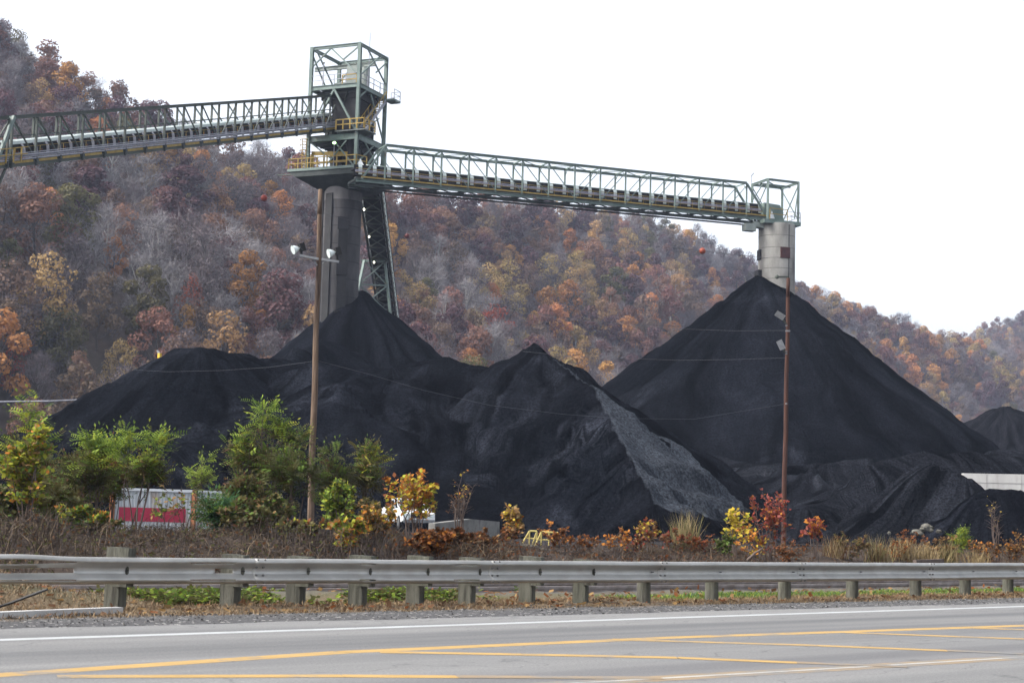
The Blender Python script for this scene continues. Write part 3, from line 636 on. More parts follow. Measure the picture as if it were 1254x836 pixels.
for k in range(1, 5): mb.bar(c3 + Vector((0, 0, -4.2 * k)), c3 + WdL + Vector((0, 0, -4.2 * (k + 1))), .18, .18); mb.bar(c3 + Vector((0, 0, -4.2 * k)), c3 + WdL + Vector((0, 0, -4.2 * k)), .2, .2)
mb.build('cross_frame', M['dark_steel'], sb)
mb = MB()
for t in (-.9, -.6, -.3, 0, .3): mb.bar(LA + d_un * t - WdL * .12 + Vector((0, 0, .2)), LA + d_un * t - WdL * .12 + Vector((0, 0, 1.35)), .09, .09)
for h in (.8, 1.32): mb.bar(LA - d_un * 1.2 - WdL * .12 + Vector((0, 0, h)), LA + d_un * .55 - WdL * .12 + Vector((0, 0, h)), .07, .07)
mb.build('handrail', M['yellow_paint'], sb)
mb = MB(); mb.bar(c + Vector((0, 0, .1)) - WdL * .06, LA + d_un * -.02 - WdL * .06 + Vector((0, 0, 3.75)), .24, .24); mb.build('end_post', M['green_steel'], sb)

RP0, RP1 = at(471, 224.0, 163.0), at(914, 266.2, 180.0)
dR = RP1 - RP0; WdR = Vector((-dR.y, dR.x, 0)).normalized() * 2.5
gr, gr_at = gallery('conveyor_gallery', 'pale green truss conveyor crossing from the tower to the right silo', 'conveyor', RP0 - dR / 14, RP1 + dR / 14, 3.9, WdR, 16, 'right')
tag(gr, group='elevated coal conveyors')

# ---------------- left tower: concrete shaft and steel head
e1, e2 = Vector((math.cos(R(-24)), math.sin(R(-24)), 0)), Vector((-math.sin(R(-24)), math.cos(R(-24)), 0))
EZ = Vector((0, 0, 1)); SD = 5.75
c_front = at(441.3, 52, 165.0); top_z = c_front.z
C0 = Vector((c_front.x, c_front.y, 0)); lean = Vector((0, 0, 0))
def T1(a, b, z): return C0 - e1 * a + e2 * b + EZ * z   # a: along the left-front face from the near corner, b: along the right face
z_up, z_mid, z_low = at(377, 104, 166.6).z, at(375, 165.5, 166.6).z, at(436, 205.5, 165).z
ctr = T1(SD / 2, SD / 2, 0)
sil = thing('concrete_tower', 'tall dark coal stained concrete stacking tower rising out of the black cone', 'concrete tower', (ctr.x, ctr.y, 0), 'concrete stacking towers')
def shaft(C, r, z0, z1, seg, mat, name='shaft', parent=None, joints=None):
    mb = MB(); mb.tube(Vector((C.x, C.y, z0)), Vector((C.x, C.y, z1)), r, n=seg); o = mb.build(name, mat, parent); smooth_by_angle(o); return o
pS = at(419.5, 260, 168.3); sc1 = Vector((pS.x, pS.y, 0)); r1 = 1.97
sh = shaft(sc1, r1, 0, z_low - .3, 40, M['conc_dark'], parent=sil)
mb = MB()
for z in np.arange(16, 34, 1.85): mb.tube((sc1.x, sc1.y, z), (sc1.x, sc1.y, z + .07), r1 + .012, n=40)
mb.build('joint_ring', M['conc_joint' if False else 'panel_grey'], sh)
mb = MB(); mb.tube((sc1.x, sc1.y, z_low - 3.0), (sc1.x, sc1.y, z_low - 1.15), r1 + .02, n=40); smooth_by_angle(mb.build('collar', pmat('conc_mid', (.10, .094, .094), (.19, .18, .175), .4, .9, stretch=(1, 1, .3), c3=(.05, .048, .05), s3=.8), sh))
def on_shaft(C, r, px, py0, py1, Y, wd, out, mat, name, parent):
    z0, z1 = at(px, py1, Y).z, at(px, py0, Y).z; x = at(px, (py0 + py1) / 2, Y).x - C.x
    a = math.asin(max(-.98, min(.98, x / r))); nrm = Vector((math.sin(a), -math.cos(a), 0)); tn = Vector((math.cos(a), math.sin(a), 0))
    mb = MB(); mb.box(C + nrm * (r - .06 + out / 2) + EZ * ((z0 + z1) / 2), wd, out + .12, z1 - z0, (tn, nrm, EZ)); return mb.build(name, M[mat], parent)
on_shaft(sc1, r1, 400.5, 236, 398, 166.6, .9, .10, 'chute', 'pilaster', sil)
on_shaft(sc1, r1, 420.5, 266, 281, 166.5, 1.15, .22, 'panel_grey', 'discharge_hatch', sil)
on_shaft(sc1, r1, 419.6, 281, 322, 166.5, .95, .10, 'chute', 'wall_panel', sil)
on_shaft(sc1, r1, 418.6, 322, 337, 166.5, 1.15, .22, 'panel_grey', 'discharge_hatch', sil)
on_shaft(sc1, r1, 417.6, 337, 381, 166.5, .95, .10, 'chute', 'wall_panel', sil)
on_shaft(sc1, r1, 416.5, 381, 392, 166.5, 1.2, .5, 'panel_grey', 'discharge_hatch', sil)
mb = MB(); mb.bar((sc1.x - r1 - .12, sc1.y - .3, 8), (sc1.x - r1 - .12, sc1.y - .3, z_low - 1), .22, .3); mb.build('downpipe', M['conc_dark'], sil)
mb = MB(); mb.prism([(sc1.x - r1 - .75, sc1.y - .7, 0), (sc1.x - r1 + .3, sc1.y - .7, 0), (sc1.x - r1 + .3, sc1.y - .7, at(392, 285, 167).z), (sc1.x - r1 - .05, sc1.y - .7, at(392, 290, 167).z)], (0, 1.6, 0)); mb.build('buttress', M['conc_dark'], sil)

hd = thing('transfer_house', 'green open steel frame head on top of the dark concrete tower', 'conveyor head', (ctr.x, ctr.y, z_low - .6), 'steel heads on the towers')
cols = [(0, 0), (SD, 0), (0, SD), (SD, SD)]
for a, b in cols: MB().ibeam(T1(a, b, z_low), T1(a, b, top_z), .34, .36, .05).build('column', M['green_steel'], hd)
def ring(z, h, name, inset=0.0, mat='green_steel'):
    mb = MB(); q = [T1(0, 0, z), T1(SD, 0, z), T1(SD, SD, z), T1(0, SD, z)]
    for i in range(4):
        dd = (q[(i + 1) % 4] - q[i]).normalized() * .2; mb.ibeam(q[i] + dd, q[(i + 1) % 4] - dd, .22, h, .04)
    return mb.build(name, M[mat], hd)
ring(top_z - .17, .32, 'roof_beam'); ring(z_up - .25, .46, 'floor_beam'); ring(z_mid - .3, .62, 'floor_beam')
def rail(mb, pts, h=1.05, t=.055, step=1.3, mids=(.5, 1.0)):
    for a, b in zip(pts, pts[1:]):
        n = max(1, int((b - a).length / step))
        for i in range(n + 1): q = lerp(a, b, i / n); mb.bar(q, q + EZ * h, t * 1.25, t * 1.25)
        for m_ in mids: mb.bar(a + EZ * h * m_, b + EZ * h * m_, t, t)
    return mb
# platforms
def slab(a0, a1, b0, b1, z, th, name, mat='green_steel'):
    mb = MB(); mb.prism([T1(a0, b0, z - th), T1(a1, b0, z - th), T1(a1, b1, z - th), T1(a0, b1, z - th)], EZ * th); return mb.build(name, M[mat], hd)
up = slab(.25, SD - .25, .25, SD + .6, z_up + .06, .10, 'upper_platform', 'grating')
rail(MB(), [T1(SD - .1, -.12, z_up), T1(.1, -.12, z_up)]).build('handrail', M['pipe_grey'], up)
rail(MB(), [T1(-.12, .2, z_up), T1(-.12, SD, z_up)]).build('handrail', M['pipe_grey'], up)
rail(MB(), [T1(2.2, .4, z_up), T1(.5, .4, z_up)], t=.09).build('machine_rail', M['yellow_paint'], up)
mid = slab(.25, SD - .25, .25, SD - .25, z_mid + .02, .10, 'middle_platform', 'grating')
rail(MB(), [T1(2.3, -.35, z_mid + .4), T1(-1.0, -.35, z_mid + .4), T1(-1.0, 2.0, z_mid + .4)], t=.10, step=.8).build('handrail', M['yellow_paint'], mid)
mb = MB(); mb.prism([T1(-1.1, -.4, z_mid + .2), T1(2.4, -.4, z_mid + .2), T1(2.4, 2.1, z_mid + .2), T1(-1.1, 2.1, z_mid + .2)], EZ * .12); mb.build('landing', M['grating'], mid)
lo = slab(-1.1, SD + 1.8, -1.0, SD + .6, z_low + .10, .28, 'lower_platform')
rail(MB(), [T1(SD + 1.7, -.95, z_low + .1), T1(-.6, -.95, z_low + .1), T1(-1.05, .4, z_low + .1)], t=.085, step=1.15).build('handrail', M['yellow_paint'], lo)
rail(MB(), [T1(SD + 1.7, -.95, z_low + .1), T1(SD + 1.7, SD, z_low + .1)], t=.085).build('handrail', M['yellow_paint'], lo)
mb = MB(); mb.bar(T1(1.2, .3, z_low + 1.62), T1(SD - .3, .3, z_low + 1.92), .06, .42); mb.bar(T1(SD - .4, .3, z_low + .2), T1(SD - .4, .3, z_low + 1.9), .3, .06)
rail(mb, [T1(SD + .3, 1.2, z_low + .1), T1(1.4, 1.2, z_low + .1)], h=1.9, t=.11); mb.build('guard_panel', M['yellow_paint'], lo)
mb = MB()   # corbel under the lower platform
for a, b in ((-.9, SD + .2), (-.9, SD + .2)): pass
tp = [T1(-1.0, -.9, z_low - .19), T1(SD + 1.7, -.9, z_low - .19), T1(SD + 1.7, SD + .5, z_low - .19), T1(-1.0, SD + .5, z_low - .19)]
m1_ = [T1(-1.0, -.9, z_low - .75), T1(SD + .9, -.9, z_low - .75), T1(SD + .9, SD + .5, z_low - .75), T1(-1.0, SD + .5, z_low - .75)]
bt = [T1(.3, .9, z_low - 2.0), T1(SD - 1.2, .9, z_low - 2.0), T1(SD - 1.2, SD - .9, z_low - 2.0), T1(.3, SD - .9, z_low - 2.0)]
mb.add(tp + m1_ + bt, [(i, (i + 1) % 4, 4 + (i + 1) % 4, 4 + i) for i in range(4)] + [(4 + i, 4 + (i + 1) % 4, 8 + (i + 1) % 4, 8 + i) for i in range(4)] + [(8, 9, 10, 11), (3, 2, 1, 0)])
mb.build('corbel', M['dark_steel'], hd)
mb = MB(); mb.prism([T1(-1.3, -.92, z_low - .2), T1(-1.3, SD * .9, z_low - .2), T1(-1.3, SD * .9, z_low - 1.15), T1(-1.3, -.92, z_low - 1.0)], -e1 * .12); mb.build('fascia_beam', M['green_steel'], hd)
# bracing, machinery
mb = MB()
def br(a, b, z, a2, b2, z2, t=.13): mb.bar(T1(a, b, z), T1(a2, b2, z2), t, t)
zt = top_z - .3
br(SD, 0, z_up + 2.0, SD - 2.3, 0, zt); br(SD, SD, z_up + 1.9, SD - 2, SD, zt); br(SD * .6, 0, zt, SD * .34, 0, (zt + z_up) / 2 + .6); br(0, 0, zt, SD * .34, 0, (zt + z_up) / 2 + .6)
br(SD * .34, 0, (zt + z_up) / 2 + .6, .1, 0, z_up + .8)
br(0, .2, z_up + .8, 0, SD * .75, zt); br(0, SD * .3, zt, 0, SD, z_up + 1.2); br(0, SD, zt - .3, 0, SD * .62, (zt + z_up) / 2)
br(SD, SD * .2, zt, SD, SD, z_up + .3); br(SD, 0, zt - .4, SD, SD * .6, z_up + .3)
br(.1, 0, z_mid + .2, SD * .5, 0, z_up - .5, .2); br(SD - .1, 0, z_mid + .2, SD * .5, 0, z_up - .5, .2); br(0, .1, z_up - 1.6, 0, 1.6, z_up - .5, .14)
br(SD - .2, 0, z_mid - .6, SD * .55, .5, z_low + 1.2, .14); br(SD - 1, SD, z_mid - .6, SD - .1, SD, z_low + .3, .2); br(0, 0, z_low + .4, -.0, SD * .62, z_mid - .6, .14); br(0, SD, z_low + .3, 0, SD * .3, z_mid - .6, .14)
br(.2, 0, z_low + .2, 2.6, 0, z_mid - .7, .14); br(3.4, 0, z_low + .6, 1.2, 0, z_mid - .7, .12)
br(0, SD, z_mid + .2, 0, SD * .45, z_up - .6, .14); br(0, SD * .1, z_mid + .2, 0, SD * .8, z_mid + 2.6, .1)
mb.build('diagonal_brace', M['green_steel'], hd)
mb = MB(); mb.ibeam(T1(SD + 1.5, SD * .55, top_z - 1.45), T1(-.1, SD * .55, top_z - 1.45), .3, .42, .05); mb.build('monorail_beam', M['grey_box'], hd)
mb = MB(); mb.box(T1(1.9, 3.0, z_up + 1.55), 1.75, 1.6, 2.0, (e1, e2, EZ)); mb.box(T1(2.5, 2.6, z_up + .45), 3.0, 1.6, .5, (e1, e2, EZ)); mb.tube(T1(.7, 2.6, z_up + .1), T1(.7, 2.6, z_up + 2.3), .45, n=12); mb.build('drive_unit', M['grey_box'], hd)
mb = MB(); A_, B_ = T1(SD * .55, SD * .45, 0), 0
tpq = [T1(.7, .9, z_up - .35), T1(3.7, .9, z_up - .35), T1(3.7, 4.7, z_up - .35), T1(.7, 4.7, z_up - .35)]
mdq = [T1(.7, .9, z_mid + 1.4), T1(3.5, .9, z_mid + 1.4), T1(3.5, 4.6, z_mid + 1.4), T1(.7, 4.6, z_mid + 1.4)]
ldq = [T1(.6, 1.5, z_mid - .7), T1(2.9, 1.5, z_mid - .7), T1(2.9, 4.4, z_mid - .7), T1(.6, 4.4, z_mid - .7)]
btq = [T1(-.1, 2.4, z_low + .7), T1(1.7, 2.4, z_low + .7), T1(1.7, 3.9, z_low + .7), T1(-.1, 3.9, z_low + .7)]
mb.add(tpq + mdq + ldq + btq, [(k * 4 + i, k * 4 + (i + 1) % 4, k * 4 + 4 + (i + 1) % 4, k * 4 + 4 + i) for k in range(3) for i in range(4)] + [(0, 3, 2, 1), (12, 13, 14, 15)])
mb.box(T1(3.7, 3.2, (z_mid + z_low) / 2 + .3), .8, 2.6, z_mid - z_low - 1.6, (e1, e2, EZ)); mb.box(T1(2.7, 3.0, z_up - .9), 4.4, 4.4, .9, (e1, e2, EZ))
mb.bar(T1(4.6, 2.4, z_mid - .5), T1(3.0, 2.4, z_low + .5), .9, .7); mb.tube(T1(1.2, 1.0, z_low + .3), T1(1.2, 1.0, z_mid - .3), .5, n=10)
mb.build('transfer_chute', M['chute'], hd)
rc = random.Random(12); mb = MB()
for k in range(26):
    za, zb2 = (z_mid, z_up - .6) if k % 2 else (z_low + .3, z_mid - .6)
    p_, q_ = T1(rc.uniform(.4, 5.2), rc.uniform(.5, 5.2), za), T1(rc.uniform(.4, 5.2), rc.uniform(.5, 5.2), zb2)
    if k % 3 == 0: q_ = Vector((p_.x, p_.y, zb2))
    mb.bar(p_, q_, .14, .14)
for k in range(5): mb.ibeam(T1(.4, .8 + k, z_mid - .75), T1(SD - .4, .8 + k, z_mid - .75), .2, .3, .04); mb.ibeam(T1(.4, .8 + k, z_up - .6), T1(SD - .4, .8 + k, z_up - .6), .2, .35, .04)
mb.box(T1(4.9, 3.6, z_mid + 1.5), .8, 2.2, 2.6, (e1, e2, EZ)); mb.box(T1(4.3, 4.2, z_low + 1.4), 1.6, 1.6, 1.8, (e1, e2, EZ))
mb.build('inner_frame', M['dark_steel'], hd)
# outside stair on the right face
mb = MB(); s0, s1 = T1(-.35, 1.0, z_mid + .35), T1(-.35, SD - .3, z_up - .6)
for off in (0, .9):
    mb.bar(s0 - e1 * off, s1 - e1 * off, .08, .32)
for i in range(15): q = lerp(s0, s1, i / 14); mb.box(q - e1 * .45, .9, .26, .05, (e1, e2, EZ))
st = mb.build('stair', M['pipe_grey'], hd)
mb = MB()
for off in (0, .9):
    mb.bar(s0 - e1 * off + EZ * 1.0, s1 - e1 * off + EZ * 1.0, .07, .07)
    for i in range(7): q = lerp(s0, s1, i / 6) - e1 * off; mb.bar(q, q + EZ * 1.0, .06, .06)
mb.build('handrail', M['yellow_paint'], st)
mb = MB(); mb.prism([T1(-1.35, SD - .5, z_up - .7), T1(-.2, SD - .5, z_up - .7), T1(-.2, SD + 1.0, z_up - .7), T1(-1.35, SD + 1.0, z_up - .7)], EZ * .22); ldg = mb.build('stair_landing', M['green_steel'], hd)
rail(MB(), [T1(-1.3, SD - .4, z_up - .5), T1(-1.3, SD + .95, z_up - .5), T1(-.2, SD + .95, z_up - .5)], t=.05).build('handrail', M['pipe_grey'], ldg)
mb = MB()
for s_ in (-.24, .24): mb.bar(T1(SD + .35 + s_, -.2, z_low + .2), T1(SD + .35 + s_, -.2, z_mid - .2), .06, .06)
for i in range(12): mb.bar(T1(SD + .11, -.2, z_low + .4 + i * .3), T1(SD + .59, -.2, z_low + .4 + i * .3), .05, .05)
for i in range(4):
    zc = z_low + 1.6 + i * .55
    arc = [T1(SD + .35 + .42 * math.cos(t), -.2 - .55 * math.sin(t), zc) for t in np.linspace(0, math.pi, 7)]
    for a, b in zip(arc, arc[1:]): mb.bar(a, b, .05, .05)
mb.build('caged_ladder', M['yellow_paint'], hd)
mb = MB(); mb.tube(T1(-.0, 2.0, z_up), T1(0, 2.0, top_z + 1.6), .035, n=5); mb.build('lightning_rod', M['pipe_grey'], hd)
glow = emat('green_lamp', (.55, 1.0, .40), 2.2)
def lamp_post(base, top, parent, headmat, r=.17):
    mb = MB(); mb.tube(base, top, .045, n=6); l = mb.build('lamp_pole', M['pipe_grey'], parent); mb = MB(); mb.sphere(top, r, 10, 6, (1, 1, .75)); mb.build('lamp_globe', headmat, l)
lamp_post(T1(2.1, -.9, z_low + .1), T1(2.1, -.9, z_low + 2.55), hd, glow, .19)
lamp_post(T1(4.2, -.1, z_up + .1), T1(4.2, -.1, z_up + 2.4), hd, M['lamp_metal'], .12)
lamp_post(T1(SD + 3.2, 2, z_low + .2), T1(SD + 3.2, 2, z_low + 2.5), hd, M['lamp_metal'], .14)
mb = MB(); mb.bar(T1(SD + 1.7, 2, z_low + .15), T1(SD + 4.9, 2, z_low + .3), .10, .12); mb.build('outrigger', M['olive_steel'], hd)
# warning sign, plain white triangle
mb = MB(); q = at(440.5, 204.5, 163.9); mb.prism([q - e1 * .55, q + e1 * .55, q + EZ * .85 + e1 * .05], e2 * .04); mb.build('warning_sign', M['white_sheet'], hd)

# ---------------- inclined conveyor behind the tower
IA, IB = at(452, 226, 172.5), at(476.5, 404, 222.0)
dI = (IB - IA) * 1.35; n = 18
WI = Vector((1, .02, 0)).normalized()
ic = thing('inclined_conveyor', 'dark covered conveyor sloping down behind the concrete tower', 'conveyor', (IB.x, IB.y, 0), 'elevated coal conveyors')
up_ = dI.normalized().cross(WI).normalized(); up_ = up_ if up_.z > 0 else -up_
iat = lambda t, h, w_: IA + dI * t + up_ * h + WI * w_
for sd_ in (-1.15, 1.15):
    mb = MB(); mb.ibeam(iat(0, 0, sd_), iat(1, 0, sd_), .2, .26, .04); mb.ibeam(iat(0, 2.3, sd_), iat(1, 2.3, sd_), .2, .22, .04)
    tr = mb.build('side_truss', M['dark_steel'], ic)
    for i in range(n + 1): MB().bar(iat(i / n, .1, sd_), iat(i / n, 2.2, sd_), .14, .14).build('truss_post', M['dark_steel'], tr)
    for i in range(n): MB().bar(iat(i / n, .12, sd_), iat((i + 1) / n, 2.18, sd_), .10, .10).build('diagonal_brace', M['olive_steel'], tr)
mb = MB()
for i in range(n):
    a, b = i / n, (i + 1) / n
    mb.bar(iat(a, -.05, -1.1), iat(b, -.05, 1.1), .10, .10); mb.bar(iat(a, -.08, 1.1), iat(b, -.08, -1.1), .10, .10); mb.bar(iat(a, 0, -1.1), iat(a, 0, 1.1), .13, .16)
mb.build('floor_bracing', M['olive_steel'], ic)
mb = MB(); mb.prism([iat(0, .25, -.95), iat(0, .25, .95), iat(0, .35, .95), iat(0, .35, -.95)], dI); mb.build('conveyor_belt', M['belt'], ic)
mb = MB(); ns = 8
for i in range(n * 2):
    t = i / (2 * n); e = .30 / n
    arc = [(1.35 * math.cos(a), 1.1 + 1.15 * math.sin(a)) for a in np.linspace(-.35, math.pi + .35, ns)]
    for (w0, h0), (w1, h1) in zip(arc, arc[1:]): mb.quad(iat(t, h0, w0), iat(t + e, h0, w0), iat(t + e, h1, w1), iat(t, h1, w1))
mb.build('belt_hood', M['mint_sheet'], ic)
whiteglow = emat('white_lamp', (1.0, .97, .78), 2.5)
for px, py, Y in ((447, 259, 178), (453, 292, 187), (459, 323, 196)): 
    q = at(px, py, Y); q = q + Vector((0, -1.2, 0)); mb = MB(); mb.sphere(q, .10, 10, 6, (1, 1, 1.4)); mb.build('work_lamp', whiteglow, ic)
# trestle under it
tb_ = at(460, 319, 197); tr0 = thing('conveyor_trestle', 'pale green steel trestle propping the sloping conveyor behind the tower', 'steel support', (tb_.x, tb_.y, 0))
gA, gB = at(446, 319, 196), at(471.5, 320.5, 196); fA, fB = at(433.5, 378, 193), at(481, 414, 198)
kA, kB = (gA - fA), (gB - fB)
mb = MB(); mb.bar(gA, gA - kA * 3.2, .28, .28); mb.build('trestle_leg', M['green_steel'], tr0)
mb = MB(); mb.bar(gB, gB - kB * 2.4, .28, .28); mb.build('trestle_leg', M['green_steel'], tr0)
mb = MB(); mb.bar(gA - WI * .3, gB + WI * .3, .26, .30); 
q1, q2 = gA - kA * .5, gB - kB * .31; mb.bar(q1, q2, .18, .18); mb.bar(gA, q2, .13, .13); mb.bar(gB, q1, .13, .13); q3, q4 = gA - kA * 1.1, gB - kB * .7; mb.bar(q1, q4, .13, .13); mb.bar(q2, q3, .13, .13); mb.bar(q3, q4, .16, .16)
mb.build('cross_brace', M['green_steel'], tr0)

# ---------------- right silo and its head
pS2 = at(951.2, 300, 182.0); sc2 = Vector((pS2.x, pS2.y, 0)); r2 = 2.06; zs2 = at(951, 272.5, 180.2).z
s2 = thing('concrete_tower', 'pale weathered concrete silo standing in the tall cone on the right', 'concrete tower', (sc2.x, sc2.y, 0), 'concrete stacking towers')
sh2 = shaft(sc2, r2, 0, zs2, 44, M['conc_pale'], parent=s2)
mb = MB(); zj = [at(951, y, 180).z for y in (287.5, 302.5, 315.5, 328, 341, 354, 367)]
for z in zj: mb.tube((sc2.x, sc2.y, z), (sc2.x, sc2.y, z + .06), r2 + .010, n=44)
mb.build('joint_ring', M['conc_joint'], sh2)
def on2(px, y0, y1, wd, mat, nm, out=.10): return on_shaft(sc2, r2, px, y0, y1, 180.2, wd, out, mat, nm, s2)
on2(961.3, 303, 316, 1.12, 'panel_rust', 'discharge_hatch'); on2(931.0, 303.5, 316, 1.0, 'panel_grey', 'discharge_hatch'); on2(958, 354, 368, .75, 'panel_rust', 'discharge_hatch')
on2(930.6, 329, 343, 1.25, 'panel_grey', 'discharge_hatch', .3); on2(966, 275, 345, .05, 'panel_grey', 'conduit', .06)
h1_, h2_ = Vector((.93, .367, 0)), Vector((-.367, .93, 0))
b0 = at(940.0, 268.5, 180.0); zb, zt2 = b0.z, at(940.6, 218.3, 180.0).z; B0 = Vector((b0.x, b0.y, 0)); LA_, LB_ = 3.95, 3.5
def T2(a, b, z): return B0 + h1_ * a + h2_ * b + EZ * z
hd2 = thing('pulley_house', 'small open green steel frame capping the pale silo on the right', 'conveyor head', (sc2.x, sc2.y, zs2), 'steel heads on the towers')
for a, b in ((0, 0), (LA_, 0), (0, LB_), (LA_, LB_)): MB().ibeam(T2(a, b, zb - .2), T2(a, b, zt2), .24, .26, .04).build('column', M['green_steel'], hd2)
mb = MB()
for p, q in (((0, 0), (LA_, 0)), ((LA_, 0), (LA_, LB_)), ((LA_, LB_), (0, LB_)), ((0, LB_), (0, 0))):
    a, b = T2(*p, zt2 - .12), T2(*q, zt2 - .12); dd = (b - a).normalized() * .14; mb.ibeam(a + dd, b - dd, .2, .24, .04)
mb.bar(T2(0, LB_ * .5, zt2 - .3), T2(LA_, LB_ * .5, zt2 - .3), .14, .2); mb.bar(T2(.1, .1, zt2 - .35), T2(LA_ * .95, LB_ * .95, zt2 - .35), .1, .1); mb.build('roof_beam', M['green_steel'], hd2)
mb = MB()
for p, z, q, z2 in (((0, LB_), zt2 - .4, (LA_ * .7, LB_), zb + .4), ((LA_, .1), zb + .4, (LA_, LB_), zt2 - .5), ((LA_, .1), zt2 - .5, (LA_, LB_), zb + .4), ((0, LB_), zt2 - 2, (0, LB_ * .3), zt2 - .4), ((0, 0), zt2 - .5, (0, LB_), zb + .5)):
    mb.bar(T2(*p, z), T2(*q, z2), .09, .09)
mb.bar(T2(LA_ - .5, 0, zb + .4), T2(LA_, 0, zt2 - .7), .12, .12); mb.build('diagonal_brace', M['green_steel'], hd2)
mb = MB(); mb.prism([T2(-.5, -.2, zb - .42), T2(LA_ + .25, -.2, zb - .42), T2(LA_ + .25, LB_ + .2, zb - .42), T2(-.5, LB_ + .2, zb - .42)], EZ * .44); fl = mb.build('platform', M['green_steel'], hd2)
rail(MB(), [T2(.2, -.15, zb + .03), T2(LA_ * .62, -.15, zb + .03)], t=.07, h=1.25).build('handrail', M['yellow_paint'], fl)
rail(MB(), [T2(LA_ * .62, -.15, zb + .03), T2(LA_ + .2, -.15, zb + .03), T2(LA_ + .2, LB_, zb + .03)], t=.05).build('handrail', M['pipe_grey'], fl)
mb = MB(); pr = [(.0, 0), (2.35, 0), (2.5, 1.1), (2.0, 1.95), (.0, 2.05)]; mb.prism([T2(.15 + a, 1.0, zb + .04 + z) for a, z in pr], h2_ * 1.6); mb.build('pulley_housing', M['green_steel'], hd2)
mb = MB(); mb.prism([T2(.75, .9, zb + .35), T2(1.45, .9, zb + .35), T2(1.1, .9, zb + 1.2)], h2_ * .08); mb.build('opening_patch', M['white_sheet'], hd2)  # brightness of the small triangular opening, put in as a white sheet
mb = MB(); mb.box(T2(-1.9, .8, zb - 1.0), 1.3, .9, .8, (h1_, h2_, EZ)); mb.bar(T2(-1.3, 1.2, zb - .5), T2(.2, 1.2, zb - .6), .8, .6); mb.build('scraper_box', M['grey_box'], hd2)
mb = MB(); mb.tube(T2(0, LB_ + .1, zt2), T2(-.1, LB_ + .1, zt2 + .9), .04, n=5); mb.bar(T2(-.1, LB_ + .1, zt2 + .9), T2(.25, LB_ + .1, zt2 + 1.3), .10, .10); mb.build('antenna', M['pipe_grey'], hd2)
# ------------------------------------------------------------------ hillside forest
KINDS = {   # leaf colours, leaf count, leaf size, twig count, label colour
 'bare':   (None, 0, 0, 1900, 'bare grey twigged'),
 'mauve':  ((.125, .098, .10), 700, .42, 1100, 'thin purplish grey'),
 'brown':  ((.165, .108, .075), 1700, .46, 250, 'dull brown leaved'),
 'maroon': ((.120, .060, .063), 2600, .48, 60, 'dark maroon leaved'),
 'rust':   ((.225, .112, .080), 2300, .46, 80, 'rust red leaved'),
 'orange': ((.46, .225, .075), 2000, .46, 80, 'bright orange leaved'),
 'tan':    ((.38, .255, .105), 1900, .44, 150, 'tan yellow leaved'),
 'olive':  ((.125, .112, .048), 2500, .46, 50, 'olive green leaved'),
 'flame':  ((.44, .12, .05), 1000, .44, 200, 'flame red leaved'),
 'grey':   ((.20, .18, .17), 300, .38, 1150, 'pale grey fuzzy'),
}
LM = {k: leafmat('leaf_' + k, v[0], .28, .3, tuple(c * .72 for c in v[0])) for k, v in KINDS.items() if v[0]}
M['twig_pale'] = pmat('twig_pale', (.17, .155, .158), (.24, .222, .225), 2, .9, rnd=.2)
